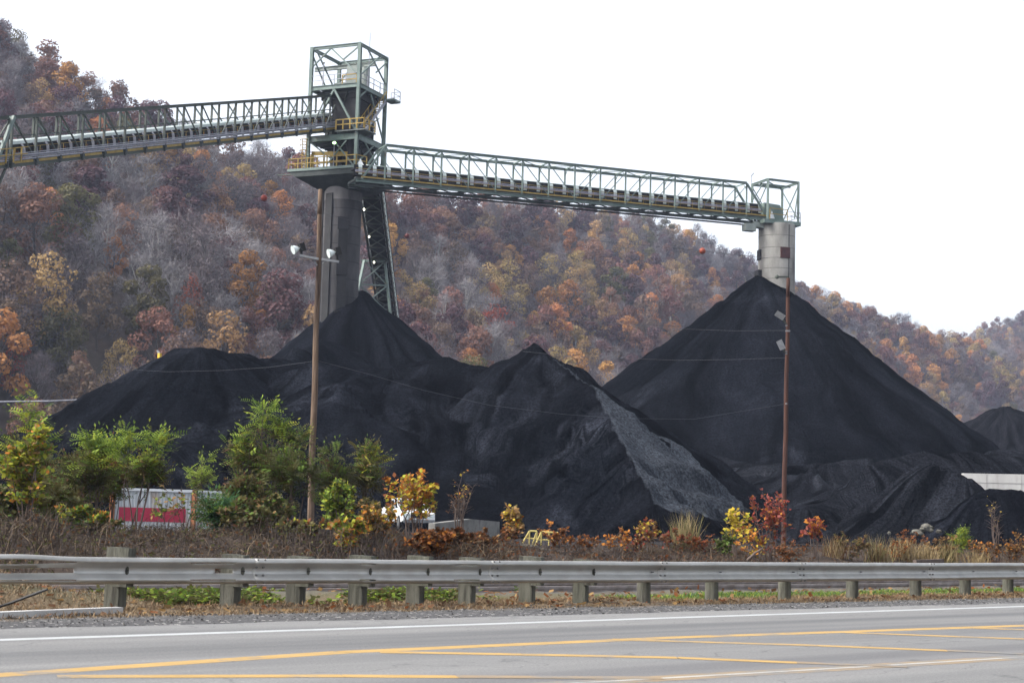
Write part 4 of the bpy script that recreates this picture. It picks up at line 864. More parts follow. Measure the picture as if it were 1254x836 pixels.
def make_tree(kind, seed):
    rng = random.Random(seed); nr = np.random.RandomState(seed); lc, nl, ls, ntw, _ = KINDS[kind]
    H = 15.0; tall = rng.uniform(.85, 1.15); tr, cr = MB(), MB()
    base = rng.uniform(3.0, 5.0); rad = rng.uniform(3.9, 4.8) / tall
    pts = [Vector((0, 0, -1.2))]; x = y = 0
    for k in range(1, 7): x += rng.uniform(-.25, .25); y += rng.uniform(-.25, .25); pts.append(Vector((x, y, H * .84 * k / 6)))
    tr.path(pts, [.30, .25, .21, .17, .13, .09, .04], 6)
    lobes = []; nlb = rng.randint(10, 14)
    for k in range(nlb):
        z = base + (H - 1.6 - base) * ((k + rng.random()) / nlb); f = (z - base) / (H - base)
        rr = rad * (math.sin(math.pi * min(1, .22 + f * .80)) ** .7) * rng.uniform(.45, .85); a = k * 2.4 + rng.uniform(-.5, .5)
        c = Vector((math.cos(a) * rr, math.sin(a) * rr, z)); lobes.append((c, rad * rng.uniform(.36, .52) * (1 - .25 * f)))
        i = min(5, max(1, int((z - 2.2) / (H * .84) * 6))); p0 = pts[i]; m = lerp(p0, c, .55) + Vector((0, 0, -.4))
        lr = 1.5 if kind in ('bare', 'grey', 'mauve') else 1.0; tr.path([p0, m, c], [.10 * lr, .065 * lr, .03 * lr], 4)
        for q in range(3):
            e = c + Vector((rng.uniform(-1, 1), rng.uniform(-1, 1), rng.uniform(-.2, 1))) * lobes[-1][1]; tr.tube(lerp(m, c, .6), e, .04 * lr, .015 * lr, 3, cap=False)
    lobes.append((Vector((x, y, H - 1.7)), rad * .42))
    cen = np.array([l[0] for l in lobes]); R_ = np.array([l[1] for l in lobes])
    if nl:
        w_ = R_ ** 2 * nr.uniform(.4, 1.3, len(R_)); li = nr.choice(len(R_), nl, p=w_ / w_.sum())
        dirs = nr.normal(size=(nl, 3)); dirs /= np.linalg.norm(dirs, axis=1)[:, None]; dirs[:, 2] *= .8
        P_ = cen[li] + dirs * (R_[li] * nr.uniform(.55, 1.06, nl) ** .6)[:, None]
        n_ = nr.normal(size=(nl, 3)) * .55 + dirs * 1.1 + np.array([0, 0, .5]); n_ /= np.linalg.norm(n_, axis=1)[:, None]
        t_ = np.cross(n_, nr.normal(size=(nl, 3))); t_ /= np.linalg.norm(t_, axis=1)[:, None]; b_ = np.cross(n_, t_)
        s1 = (ls * nr.uniform(.35, .75, nl))[:, None]; s2 = (ls * nr.uniform(.25, .6, nl))[:, None]
        V = np.stack([P_ - t_ * s1, P_ + b_ * s2 * .9, P_ + t_ * s1, P_ - b_ * s2 * 1.1], 1).reshape(-1, 3)
        cr.add(V.tolist(), [(4 * i, 4 * i + 1, 4 * i + 2, 4 * i + 3) for i in range(nl)], 0)
    if ntw:
        li = nr.randint(0, len(R_), ntw); dirs = nr.normal(size=(ntw, 3)) + np.array([0, 0, .55]) + (cen[li] - np.array([x, y, H * .5])) * np.array([.22, .22, .08])
        dirs /= np.linalg.norm(dirs, axis=1)[:, None]
        A = cen[li] + nr.normal(size=(ntw, 3)) * (R_[li] * .42)[:, None]; Bv = A + dirs * nr.uniform(.7, 2.1, ntw)[:, None]
        s_ = np.cross(dirs, nr.normal(size=(ntw, 3))); s_ /= np.linalg.norm(s_, axis=1)[:, None]
        wd = nr.uniform(.022, .045, ntw)[:, None]
        V = np.stack([A - s_ * wd, A + s_ * wd, Bv + s_ * wd * .35, Bv - s_ * wd * .35], 1).reshape(-1, 3)
        cr.add(V.tolist(), [(4 * i, 4 * i + 1, 4 * i + 2, 4 * i + 3) for i in range(ntw)], 1)
    pale = kind in ('grey',); tw = M['twig_pale'] if pale or kind == 'bare' and seed % 2 else M['twig']
    tm = tr.mesh('trunk', M['bark_pale'] if (seed % 3 == 0 and kind in ('tan', 'rust', 'grey')) else M['bark_mid'] if kind in ('bare', 'grey') else M['bark'])
    cm = cr.mesh('crown', [LM.get(kind, M['twig']), tw])
    return tm, cm
PROTO = {k: [make_tree(k, 100 * i + j) for j in range(3)] for i, k in enumerate(KINDS)}

# where the trees stand
rng = random.Random(4); trees = []      # (x, y, z, scale, sxy, rot, kind)
def hz(x, y, w_=0): return float(hill_z(x, y, w_))
def march(px, py, lift, which=0):
    dv = ray(px, py).normalized(); t = 200.0
    while t < 1900:
        p = dv * t + Vector((0, 0, CAM_H)); 
        if p.z < hz(p.x, p.y, which) + lift and p.z > 0: return p
        t += 1.5
    return None
SPECIAL = [(88, 272, 76, 'olive'), (112, 243, 88, 'maroon'), (222, 238, 105, 'maroon'), (62, 256, 46, 'orange'), (232, 366, 30, 'flame'), (140, 320, 30, 'orange'), (304, 345, 58, 'orange'), (320, 408, 34, 'orange'), (298, 408, 40, 'rust'), (122, 372, 58, 'brown'), (76, 415, 58, 'olive'), (17, 446, 42, 'flame'), (147, 452, 42, 'tan'), (192, 415, 60, 'rust'), (98, 466, 44, 'rust'), (228, 402, 30, 'orange'), (262, 262, 62, 'rust'), (330, 325, 36, 'tan'), (345, 262, 44, 'orange'), (205, 262, 50, 'rust'), (20, 350, 50, 'brown'),
 (45, 470, 36, 'mauve'), (170, 350, 55, 'grey'), (250, 320, 60, 'mauve'), (186, 300, 58, 'grey'), (627, 287, 42, 'maroon'), (698, 368, 38, 'orange'), (608, 402, 54, 'flame'), (752, 350, 48, 'olive'), (822, 374, 42, 'rust'), (622, 347, 46, 'tan'), (706, 408, 28, 'tan'), (821, 333, 20, 'orange'), (763, 313, 34, 'tan'), (539, 311, 36, 'grey'), (506, 263, 40, 'rust'), (540, 248, 44, 'rust'), (543, 388, 44, 'grey'), (590, 310, 40, 'maroon'), (655, 400, 32, 'orange'), (790, 385, 40, 'brown'), (736, 390, 36, 'tan'), (508, 330, 40, 'mauve'), (575, 350, 44, 'mauve'),
 (668, 285, 24, 'orange'), (685, 280, 20, 'tan'), (1225, 463, 28, 'tan'), (1045, 416, 15, 'tan'), (1160, 441, 17, 'orange'), (903, 346, 17, 'tan'), (1155, 493, 22, 'tan'), (1199, 478, 15, 'orange'), (842, 302, 20, 'rust'), (870, 352, 18, 'maroon'), (1110, 470, 20, 'orange'), (1090, 430, 18, 'tan'), (480, 300, 40, 'orange'), (492, 350, 30, 'tan'), (36, 130, 40, 'brown'), (60, 90, 44, 'rust'), (128, 122, 34, 'rust'), (75, 100, 34, 'maroon')]
blocked = []
for px, py, dia, k in SPECIAL:
    p = march(px, py, 8.0, 0)
    if p is None: continue
    sc = dia / 2000 * p.y / 8.6; sc = min(1.9, max(.55, sc)); z = hz(p.x, p.y) ; h_ = min(1.25, max(.75, sc))
    p2 = march(px, py, 9.0 * h_, 0) or p
    trees.append((p2.x, p2.y, hz(p2.x, p2.y) - .2, h_, sc, rng.uniform(0, 6.28), k, True)); blocked.append((px, py, dia * .5, p2.y))
def pick(px, row, x, y):
    n = float(fbm(x / 55, y / 55, 201, 2)); n2 = float(fbm(x / 40, y / 40, 207, 2))
    wts = {'bare': 1.3, 'mauve': 2.2, 'grey': 1.0, 'brown': 1.7, 'maroon': .8, 'rust': .9, 'orange': .42, 'tan': 1.0, 'olive': .3, 'flame': .06}
    if px < 420: wts.update(mauve=2.4, bare=1.7, brown=2.3, maroon=.6, orange=.2, tan=.45, olive=.5)
    if px > 960: wts.update(tan=1.0, orange=.5, olive=.4, brown=2.2)
    if n > .12: wts['rust'] *= 2.4; wts['maroon'] *= 2.4; wts['orange'] *= 2
    if n < -.15: wts['bare'] *= 1.6; wts['mauve'] *= 1.5; wts['grey'] *= 1.6
    if n2 > .18: wts['tan'] *= 2.6; wts['orange'] *= 2.4
    return rng.choices(list(wts), list(wts.values()))[0]
for which, (az0, az1) in enumerate(((-130, 1390), (1080, 1420))):
    r = 205.0 if which == 0 else 990.0
    while r < (1010 if which == 0 else 1330):
        step = 6.4 if r < 420 else 7.0 if r < 700 else 7.6 if which == 0 else 8.5
        a = az0
        while a < az1:
            a += step * rng.uniform(.75, 1.25) / r * 2000
            rr = r + rng.uniform(-.5, .5) * step * 1.1; x = (a - 627) / 2000 * rr
            if which == 0:
                B = np.interp(a, HX, HB); D = np.interp(a, HX, HD)
                if rr < B + 2 or rr > D + 24: continue
            z = hz(x, rr, which)
            if z < -1: continue
            px, py = pix((x, rr, z + 8)); 
            if any((px - b[0]) ** 2 + (py - b[1]) ** 2 < (b[2] * 1.05) ** 2 and rr < b[3] + 6 and rr > b[3] - 45 for b in blocked): continue
            k = pick(px, py, x, rr); sc = rng.uniform(.72, 1.2) if k not in ('maroon', 'rust', 'orange') else rng.uniform(.85, 1.35)
            if rr < np.interp(a, HX, HB) + 16 and which == 0: sc *= .7
            trees.append((x, rr, z - .2, sc * rng.uniform(.85, 1.1), sc, rng.uniform(0, 6.28), k, False))
        r += step * .92
# the visible ones that show largest become things of their own, the rest of the wood is one mass
SKX = [-50, 0, 85, 180, 225, 245, 330, 386, 437, 522, 545, 570, 630, 655, 690, 740, 930, 1180, 1225, 1300]
SKY = [522, 520, 512, 455, 423, 423, 427, 380, 362, 436, 434, 444, 444, 422, 450, 472, 338, 545, 497, 505]
def visible(t):
    px, py = pix((t[0], t[1], t[2] + 8 * t[3]))
    return -15 < px < 1270 and 30 < py and py < np.interp(px, SKX, SKY) - 6 and not (372 < px < 490 and 40 < py < 380) and not (926 < px < 975)
order = sorted([i for i, t in enumerate(trees) if visible(t)], key=lambda i: (not trees[i][7], trees[i][1] / trees[i][3]))
solo = order[:290]; solo_set = set(solo)
ZON = [(60, 'by the left edge'), (150, 'above the left coal shoulder'), (255, 'behind the left coal summit'), (372, 'left of the dark tower'), (560, 'right of the sloping conveyor'), (650, 'above the pointed coal crest'), (745, 'above the coal gap'), (850, 'over the left cone flank'), (930, 'left of the pale silo'), (1080, 'right of the pale silo'), (9999, 'at the far right')]
def zone(px): return next(n for x, n in ZON if px < x)
buckets = {}
for i in solo:
    t = trees[i]; px, py = pix((t[0], t[1], t[2] + 8 * t[3])); sk = float(np.interp(px, SKX, SKY)); top = float(np.interp(px, HX, HY))
    f = (py - top) / max(40, sk - top); lev = 'high on the hill' if f < .33 else 'halfway up the hill' if f < .66 else 'low on the hill'
    buckets.setdefault((t[6], lev, zone(px)), []).append((px, i))
ORD = ['leftmost', 'second from left', 'third from left', 'fourth from left', 'fifth from left', 'sixth from left', 'seventh from left', 'eighth from left']
NUM = {2: 'two', 3: 'three', 4: 'four', 5: 'five', 6: 'six', 7: 'seven', 8: 'eight'}
def place_tree(t, label, group):
    tm, cm = PROTO[t[6]][int(t[5] * 10) % 3]
    r_ = thing('hillside_tree', label, 'tree', (t[0], t[1], t[2]), group)
    r_.rotation_euler = (0, 0, t[5]); r_.scale = (t[4], t[4], t[3])
    for nm, me in (('trunk', tm), ('crown', cm)):
        c = bpy.data.objects.new(nm, me); COL.objects.link(c); c.parent = r_
for (k, lev, zn), L_ in buckets.items():
    L_.sort()
    for j, (px, i) in enumerate(L_):
        base = f'{KINDS[k][4]} tree {lev} {zn}'
        if len(L_) > 8:
            base += ', leftmost if j == 0 else ', rightmost if j == len(L_) - 1 else ', mid row'
        elif len(L_) > 1: base += f', {ORD[j]} of {NUM[len(L_)]}'
        place_tree(trees[i], base.replace('tree high on the hill', 'tree high').replace('tree low on the hill', 'tree low').replace('tree halfway up the hill', 'tree halfway up'), 'autumn trees on the hillside')
# the mass of the wood: instances by geometry nodes on one object
protocol = bpy.data.collections.new('wood_kinds'); pk = []
for k in KINDS:
    for j, (tm, cm) in enumerate(PROTO[k]):
        me = bpy.data.meshes.new('wood_tree'); nv = len(tm.vertices)
        v1 = np.empty(nv * 3); tm.vertices.foreach_get('co', v1); v2 = np.empty(len(cm.vertices) * 3); cm.vertices.foreach_get('co', v2)
        f1 = [tuple(p.vertices) for p in tm.polygons]; f2 = [tuple(i + nv for i in p.vertices) for p in cm.polygons]
        me.from_pydata(np.concatenate([v1, v2]).reshape(-1, 3).tolist(), [], f1 + f2)
        for m in (tm.materials[0], cm.materials[0], cm.materials[1]): me.materials.append(m)
        mi = [0] * len(f1) + [p.material_index + 1 for p in cm.polygons]; me.polygons.foreach_set('material_index', mi)
        o = bpy.data.objects.new(f'wood_{len(pk):02d}', me); protocol.objects.link(o); pk.append((k, j))
rest = [t for i, t in enumerate(trees) if i not in solo_set]
me = bpy.data.meshes.new('hillside_wood'); me.from_pydata([(t[0], t[1], t[2]) for t in rest], [], [])
at_i = me.attributes.new('kind_index', 'INT', 'POINT'); at_s = me.attributes.new('size', 'FLOAT_VECTOR', 'POINT'); at_r = me.attributes.new('turn', 'FLOAT_VECTOR', 'POINT')
kidx = list(KINDS)
at_i.data.foreach_set('value', [kidx.index(t[6]) * 3 + int(t[5] * 10) % 3 for t in rest])
at_s.data.foreach_set('vector', [c for t in rest for c in (t[4], t[4], t[3])]); at_r.data.foreach_set('vector', [c for t in rest for c in (0, 0, t[5])])
wood = bpy.data.objects.new('hillside_wood', me); COL.objects.link(wood)
ng = bpy.data.node_groups.new('wood_scatter', 'GeometryNodeTree')
ng.interface.new_socket('Geometry', in_out='INPUT', socket_type='NodeSocketGeometry'); ng.interface.new_socket('Geometry', in_out='OUTPUT', socket_type='NodeSocketGeometry')
gn, gl_ = ng.nodes, ng.links
gi_, gq = gn.new('NodeGroupInput'), gn.new('NodeGroupOutput'); ip = gn.new('GeometryNodeInstanceOnPoints'); ci = gn.new('GeometryNodeCollectionInfo')
ci.inputs['Collection'].default_value = protocol; ci.inputs['Separate Children'].default_value = True; ci.inputs['Reset Children'].default_value = True
def named(n, ty): q = gn.new('GeometryNodeInputNamedAttribute'); q.data_type = ty; q.inputs['Name'].default_value = n; return q.outputs['Attribute']
gl_.new(gi_.outputs[0], ip.inputs['Points']); gl_.new(ci.outputs[0], ip.inputs['Instance']); ip.inputs['Pick Instance'].default_value = True
gl_.new(named('kind_index', 'INT'), ip.inputs['Instance Index']); gl_.new(named('size', 'FLOAT_VECTOR'), ip.inputs['Scale'])
er = gn.new('FunctionNodeEulerToRotation'); gl_.new(named('turn', 'FLOAT_VECTOR'), er.inputs[0]); gl_.new(er.outputs[0], ip.inputs['Rotation'])
gl_.new(ip.outputs[0], gq.inputs[0]); md = wood.modifiers.new('scatter', 'NODES'); md.node_group = ng
tag(wood, 'the rest of the autumn wood covering the hills as one mass', 'wood', kind='stuff')
print('TREES', len(trees), 'solo', len(solo), 'max bucket', max(len(b) for b in buckets.values()))
# ------------------------------------------------------------------ guardrail
rail_px = [(-260, 756), (0, 751), (152, 748), (305, 747.5), (381, 746), (453, 744.6), (519, 743.2), (582, 742.2), (657, 741.2), (728, 740.6), (801, 739.5), (893, 738.6), (978, 736.5), (1054, 734.2), (1126, 732), (1189, 730.6), (1250, 729.6)]
pp = [gnd(*q) for q in rail_px]
PU = [uof(p) for p in pp]; PV = [vof(p) for p in pp]
cf = np.polyfit(PU[2:], PV[2:], 2)
LS = 0.02
M['bolt_dark'] = pmat('bolt_dark', (.13, .128, .12), None, rough=.6)
def rail_v(u):
    if u < PU[2]: return float(np.polyval(cf, PU[2])) + (u - PU[2]) * LS
    u_ = min(u, PU[-1]); return float(np.polyval(cf, u_)) + (u - u_) * float(2 * cf[0] * u_ + cf[1])
gdr = thing('guardrail', 'long galvanised highway guardrail on timber posts along the road edge', 'guardrail', uv(PU[7], rail_v(PU[7])))
post_u = [PU[2] - 5.7, PU[2] - 3.8] + PU[2:]
st = 1.92
while post_u[-1] < PU[-1] + 34: post_u.append(post_u[-1] + st)
RT = .645                                    # height of the rail's top edge
first_round = 10
for i, u in enumerate(post_u):
    v = rail_v(u); k = i - 2; p = uv(u, v + .17); z0 = gz(p)
    rr = random.Random(i); lean_ = RD * rr.uniform(-.012, .012)
    mb = MB()
    if k < first_round - 2:
        tz = RT + (.045 if k != 0 else .105) * (1 if k < 7 else .5) + rr.uniform(-.015, .015); mb.bar(uv(u, v + .30, -.4), uv(u, v + .30, tz) + lean_, .20, .19)
        # weathered chamfer on top
        o = mb.build('post', M['post_wood'], gdr)
        mb = MB(); mb.bar(uv(u, v + .115, .29), uv(u, v + .115, tz - .006) + lean_, .19, .17); mb.build('blockout', M['post_wood'], gdr)
    else:
        mb.tube(uv(u, v + .20, -.4), uv(u, v + .20, RT - .03) + lean_, .115, .105, 14); o = mb.build('post', M['post_wood'], gdr); smooth_by_angle(o)
prof = [(.156, .034), (.150, .060), (.124, .083), (.102, .083), (.094, .076), (.044, .012), (.030, .004), (-.030, .004), (-.042, .010), (-.094, .078), (-.102, .083), (-.120, .083), (-.150, .046), (-.156, .030)]
joints = [PU[2] - 9.3, PU[2] - 5.4, PU[3] + .12, PU[7] + .14, PU[10] + .1, PU[12] + .1, PU[14] + .1]
while joints[-1] < PU[-1] + 30: joints.append(joints[-1] + 3.81)
slots = [(PU[2] - .75, PU[2] - 2.45, 'abc', .11), (PU[3] - .75, PU[3] - .18, 'abc', 0), (PU[5] - .25, PU[5] + .05, 'ac', 0), (PU[7] - .55, PU[7] - .1, 'ac', 0)]
def rail_section(u0, u1, idx):
    n = max(8, int((u1 - u0) / .06)); us = np.linspace(u0, u1 + .16, n); mb = MB(); rows = []
    wob = .006
    for u in us:
        bul = max(0, 1 - abs((u - (PU[2] - 1.55)) / .95)); bul = bul * bul * (3 - 2 * bul)
        row = []
        for j, (h, q) in enumerate(prof):
            dz = wob * float(fbm(u * .8, 3.1, 5)); dn = .008 * float(fbm(u * .7, 9.0, 6)) - (.004 if u < u0 + .16 else 0)
            if j < 4: dz += .030 * bul; dn += -.03 * bul
            elif j < 6: dz -= .02 * bul; dn += .02 * bul
            elif j > 10: dz += .012 * bul
            row.append(uv(u, rail_v(u) - q + .02 + dn, RT - .156 + h + dz))
        rows.append(row)
    k0 = 0; L_ = len(prof)
    for r_ in rows: mb.v.extend(tuple(p) for p in r_)
    for i in range(n - 1):
        for j in range(L_ - 1):
            um = (us[i] + us[i + 1]) / 2; hole = False
            for a, b, wh, bb in slots:
                lo_, hi_ = min(a, b), max(a, b)
                if lo_ < um < hi_ and ((j == 3 and 'a' in wh) or (j == 6 and 'b' in wh and bb == 0 and um > hi_ - .2) or (j == 6 and bb > 0) or (j == 10 and 'c' in wh)): hole = True
            if not hole: mb.f.append((i * L_ + j, i * L_ + j + 1, (i + 1) * L_ + j + 1, (i + 1) * L_ + j)); mb.m.append(0)
    o = mb.build('rail_beam', M['galv'], gdr, smooth=True)
    md = o.modifiers.new('thickness', 'SOLIDIFY'); md.thickness = .004; md.offset = 1
    bb = MB()                                 # splice bolts
    for du in (.03, .13):
        for h, q in ((.142, .060), (.050, .034), (-.050, .034), (-.140, .055)):
            c = uv(u0 + du, rail_v(u0 + du) - q + .012, RT - .156 + h); bb.tube(c - RN * .016, c + RN * .01, .013, n=8)
    bb.build('splice_bolt', M['bolt_dark'], o)
for i, (a, b) in enumerate(zip(joints, joints[1:])): rail_section(a, b, i)
mb = MB()
for u in post_u[2:]:
    c = uv(u - .02, rail_v(u - .02) + .004, RT - .156); mb.box(c - RN * .006, .042, .016, .014, (RD, RN, EZ))
mb.build('post_bolt', M['black'], gdr)
mb = MB(); a = uv(PU[2] - 2.75, rail_v(PU[2] - 2.75) - .02, RT - .156); mb.tube(a - RN * .03, a + RN * .05, .075, n=12); mb.build('reflector', M['black'], gdr)
ca, cb_ = at(58, 721, pp[2].y - 1.6), gnd(-30, 752)
mb = MB(); mb.path([ca, lerp(ca, cb_, .5) + EZ * -.01, cb_], .017, 6); mb.build('anchor_cable', M['black'], gdr)
mb = MB(); a, b = gnd(-120, 757.5, .05), gnd(146, 746.5, .05); mb.bar(a, b, .13, .07); mb.build('ground_strut', M['conc_wall'], gdr)

# ------------------------------------------------------------------ railway
tk = thing('railway_track', 'rusty single railway track running behind the guardrail', 'railway track', uv(10, 22.4, 0))
bedm = pmat('ballast_stone', (.05, .043, .04), (.115, .105, .097), 14, .95, 1.0, 16)
mb = MB(); us = np.linspace(-60, 300, 240)
for i in range(239):
    for (va, za), (vb, zb_) in zip(((20.9, -.25), (21.35, -.14), (23.6, -.14)), ((21.35, -.14), (23.6, -.14), (24.1, -.22))):
        if us[i] < 11: za, zb_ = za - .3, zb_ - .3
        mb.quad(uv(us[i], va, za), uv(us[i + 1], va, za), uv(us[i + 1], vb, zb_), uv(us[i], vb, zb_))
tag(mb.build('ballast', bedm), kind='structure')
m_rail, m_tie = pmat('rail_steel', (.15, .12, .105), (.27, .245, .235), 4, .5), pmat('tie_wood', (.05, .038, .03), (.10, .08, .065), 5, .9)
for v in (21.72, 23.16):
    mb = MB(); mb.bar(uv(-60, v, .02), uv(300, v, .02), .072, .05); mb.bar(uv(-60, v, -.05), uv(300, v, -.05), .02, .09); mb.bar(uv(-60, v, -.105), uv(300, v, -.105), .14, .02); mb.build('rail', m_rail, tk)
for i in range(96):
    u = 12.5 + i * .62; mb = MB(); mb.box(uv(u, 22.44, -.155 + .012 * math.sin(i * 7)), .23, 2.5, .10, (RD, RN, EZ)); mb.build('sleeper', m_tie, tk)

# ------------------------------------------------------------------ container, truck, walls, railings
def corr_panel(mb, a, b, z0, z1, nrm, n, dep=.035):
    pts = []
    for i in range(n + 1):
        for f, o in ((0, 0), (.25, 0), (.5, 1), (.75, 1)): pts.append((min(1, (i + f) / n), o))
    pts = [q for q in pts if q[0] <= 1]
    for (t0, o0), (t1, o1) in zip(pts, pts[1:]):
        if t1 <= t0: continue
        p, q = lerp(a, b, t0) - nrm * (dep * o0), lerp(a, b, t1) - nrm * (dep * o1)
        mb.quad(p + EZ * z0, q + EZ * z0, q + EZ * z1, p + EZ * z1)
A, B = at(138.5, 596, 74.0), at(238, 600, 75.2); top = B.z; A.z = B.z = 0; dl = (B - A).normalized(); nr_ = Vector((dl.y, -dl.x, 0))
ed = Vector((.62, .785, 0)).normalized(); ED = ed * 2.35; Cc = B + ED; Dd = A + ED
ct = thing('shipping_container', 'white corrugated container with a broad red band and rusty corner posts', 'container', ((A + Cc) / 2).to_tuple())
m_ct = pmat('container_white', (.36, .38, .39), (.48, .50, .51), 1.2, .6, c3=(.33, .27, .22), s3=2.0, lo3=.58, hi3=.75, stretch=(1, 1, .3))
m_rust = pmat('container_rust', (.22, .075, .03), (.36, .15, .07), 3, .8)
mb = MB(); corr_panel(mb, A, B, .12, top - .1, nr_, 22); mb.build('side_panel', m_ct, ct)
en = Vector((ed.y, -ed.x, 0)); mb = MB(); corr_panel(mb, B, Cc, .12, top - .1, en, 10, .05); mb.build('end_panel', m_ct, ct)
mb = MB(); mb.quad(A + EZ * (top - .03), B + EZ * (top - .03), Cc + EZ * (top - .03), Dd + EZ * (top - .03)); mb.quad(A + ED + EZ * .1, Cc + EZ * .1, Cc + EZ * (top - .05), Dd + EZ * (top - .05)); mb.quad(A + EZ * .1, Dd + EZ * .1, Dd + EZ * (top - .05), A + EZ * (top - .05)); mb.build('roof', M['white_sheet'], ct)
mb = MB(); mb.bar(A + nr_ * .02 + EZ * (top - .05), B + nr_ * .02 + EZ * (top - .05), .10, .12); mb.bar(B + en * .02 + EZ * (top - .05), Cc + en * .02 + EZ * (top - .05), .10, .12); mb.build('top_rail', M['white_sheet'], ct)
for q in (A + nr_ * .03, B + nr_ * .03 + en * .02, Cc + en * .02): MB().bar(q, q + EZ * (top + .01), .17, .17).build('corner_post', m_rust, ct)
mb = MB(); zr0, zr1 = at(185, 638.5, 74.5).z, at(185, 621.5, 74.5).z; a, b = lerp(A, B, .085) + nr_ * .012, lerp(A, B, .905) + nr_ * .012
n = 36
for i in range(n): p, q = lerp(a, b, i / n), lerp(a, b, (i + 1) / n); mb.quad(p + EZ * zr0, q + EZ * zr0, q + EZ * zr1, p + EZ * zr1)
mb.build('red_band', pmat('band_red', (.30, .017, .045), (.37, .03, .06), 2.5, .6, c3=(.38, .20, .20), s3=4.0, lo3=.66, hi3=.74), ct)

# pickup truck, seen from ahead-left, mostly behind the yellow bush
tp = at(499, 640, 96); T0 = Vector((tp.x, tp.y, YARD + .22)); tf = Vector((.30, -.95, 0)).normalized(); ts = Vector((-tf.y, tf.x, 0))
tr = thing('pickup_truck', 'white pickup truck parked behind the orange and yellow bush', 'pickup truck', T0)
m_pw, m_gl = pmat('truck_paint', (.62, .63, .63), None, rough=.25, spec=.5), pmat('truck_glass', (.02, .025, .03), None, rough=.08, spec=.6)
def TP(x, y, z): return T0 + tf * x + ts * y + EZ * z
def side_prism(poly, y0, y1): m_ = MB(); m_.prism([TP(x, y0, z) for x, z in poly], ts * (y1 - y0)); return m_
hull = [(-2.7, .55), (-2.7, 1.18), (-.9, 1.22), (-.9, 1.16), (1.1, 1.16), (1.25, 1.14), (2.35, 1.02), (2.6, .92), (2.65, .5), (2.2, .42), (-2.4, .42)]
ob = side_prism(hull, -.95, .95).build('body', m_pw, tr); bv = ob.modifiers.new('edge', 'BEVEL'); bv.width = .05; bv.segments = 3
cabp = [(-.88, 1.15), (-.78, 1.72), (-.62, 1.80), (.30, 1.80), (.45, 1.74), (1.05, 1.15)]
ob = side_prism(cabp, -.82, .82).build('cab', m_pw, tr); bv = ob.modifiers.new('edge', 'BEVEL'); bv.width = .05; bv.segments = 3
mb = MB(); mb.add([TP(1.02, -.70, 1.20), TP(1.02, .70, 1.20), TP(.52, .66, 1.70), TP(.52, -.66, 1.70)], ((0, 1, 2, 3),)); mb.build('windshield', m_gl, tr)
for sy in (-1, 1):
    for x0, x1 in ((-.70, -.08), (0.0, .62)): mb = MB(); mb.prism([TP(x0, sy * .825, 1.22), TP(x1 + (.25 if x0 >= 0 else 0), sy * .825, 1.22), TP(x1 - (.12 if x0 >= 0 else 0), sy * .825, 1.68), TP(x0 + .06, sy * .825, 1.68)], ts * (.006 * sy)); mb.build('window', m_gl, tr)
    mb = MB(); mb.box(TP(.85, sy * 1.06, 1.25), .12, .2, .18, (tf, ts, EZ)); mb.build('mirror', m_pw, tr)
    mb = MB(); mb.box(TP(2.6, sy * .68, .78), .10, .36, .2, (tf, ts, EZ)); mb.build('headlight', M['lamp_glass'], tr)
    for x in (-1.7, 1.7):
        mb = MB(); mb.tube(TP(x, sy * .80, .40), TP(x, sy * .97, .40), .40, n=20); wh = mb.build('wheel', M['black'], tr); mb = MB(); mb.tube(TP(x, sy * .965, .40), TP(x, sy * .985, .40), .23, n=16); mb.build('rim', M['lamp_metal'], wh)
mb = MB(); mb.box(TP(2.63, 0, .78), .06, .9, .24, (tf, ts, EZ)); mb.build('grille', M['black'], tr)
mb = MB(); mb.box(TP(2.68, 0, .50), .14, 1.8, .18, (tf, ts, EZ)); mb.build('bumper', M['lamp_metal'], tr)
mb = MB(); mb.prism([TP(-2.66, -.86, 1.20), TP(-.95, -.86, 1.24), TP(-.95, .86, 1.24), TP(-2.66, .86, 1.20)], EZ * .05); mb.build('bed_cover', m_pw, tr)

# L shaped low concrete wall
w0, w1, w2 = at(533, 640.5, 66), at(576.5, 635.2, 69), at(612, 638.5, 74)
lw = thing('concrete_wall', 'low grey concrete corner wall behind the brown brush left of the railings', 'concrete wall', (w1.x, w1.y, 0))
for a, b in ((w0, w1), (w1, w2)):
    d_ = (b - a); d_.z = 0; n_ = Vector((-d_.y, d_.x, 0)).normalized() * .3; mb = MB(); s = 0 if a is w0 else .31
    a2 = a + d_.normalized() * s * 0; mb.add([Vector((a.x, a.y, -.3)), Vector((b.x, b.y, -.3)), Vector((b.x, b.y, b.z)), a, Vector((a.x, a.y, -.3)) + n_, Vector((b.x, b.y, -.3)) + n_, b + n_, a + n_], ((0, 1, 2, 3), (7, 6, 5, 4), (3, 2, 6, 7), (0, 3, 7, 4), (1, 5, 6, 2)))
    mb.build('wall_leg', M['conc_old'], lw)
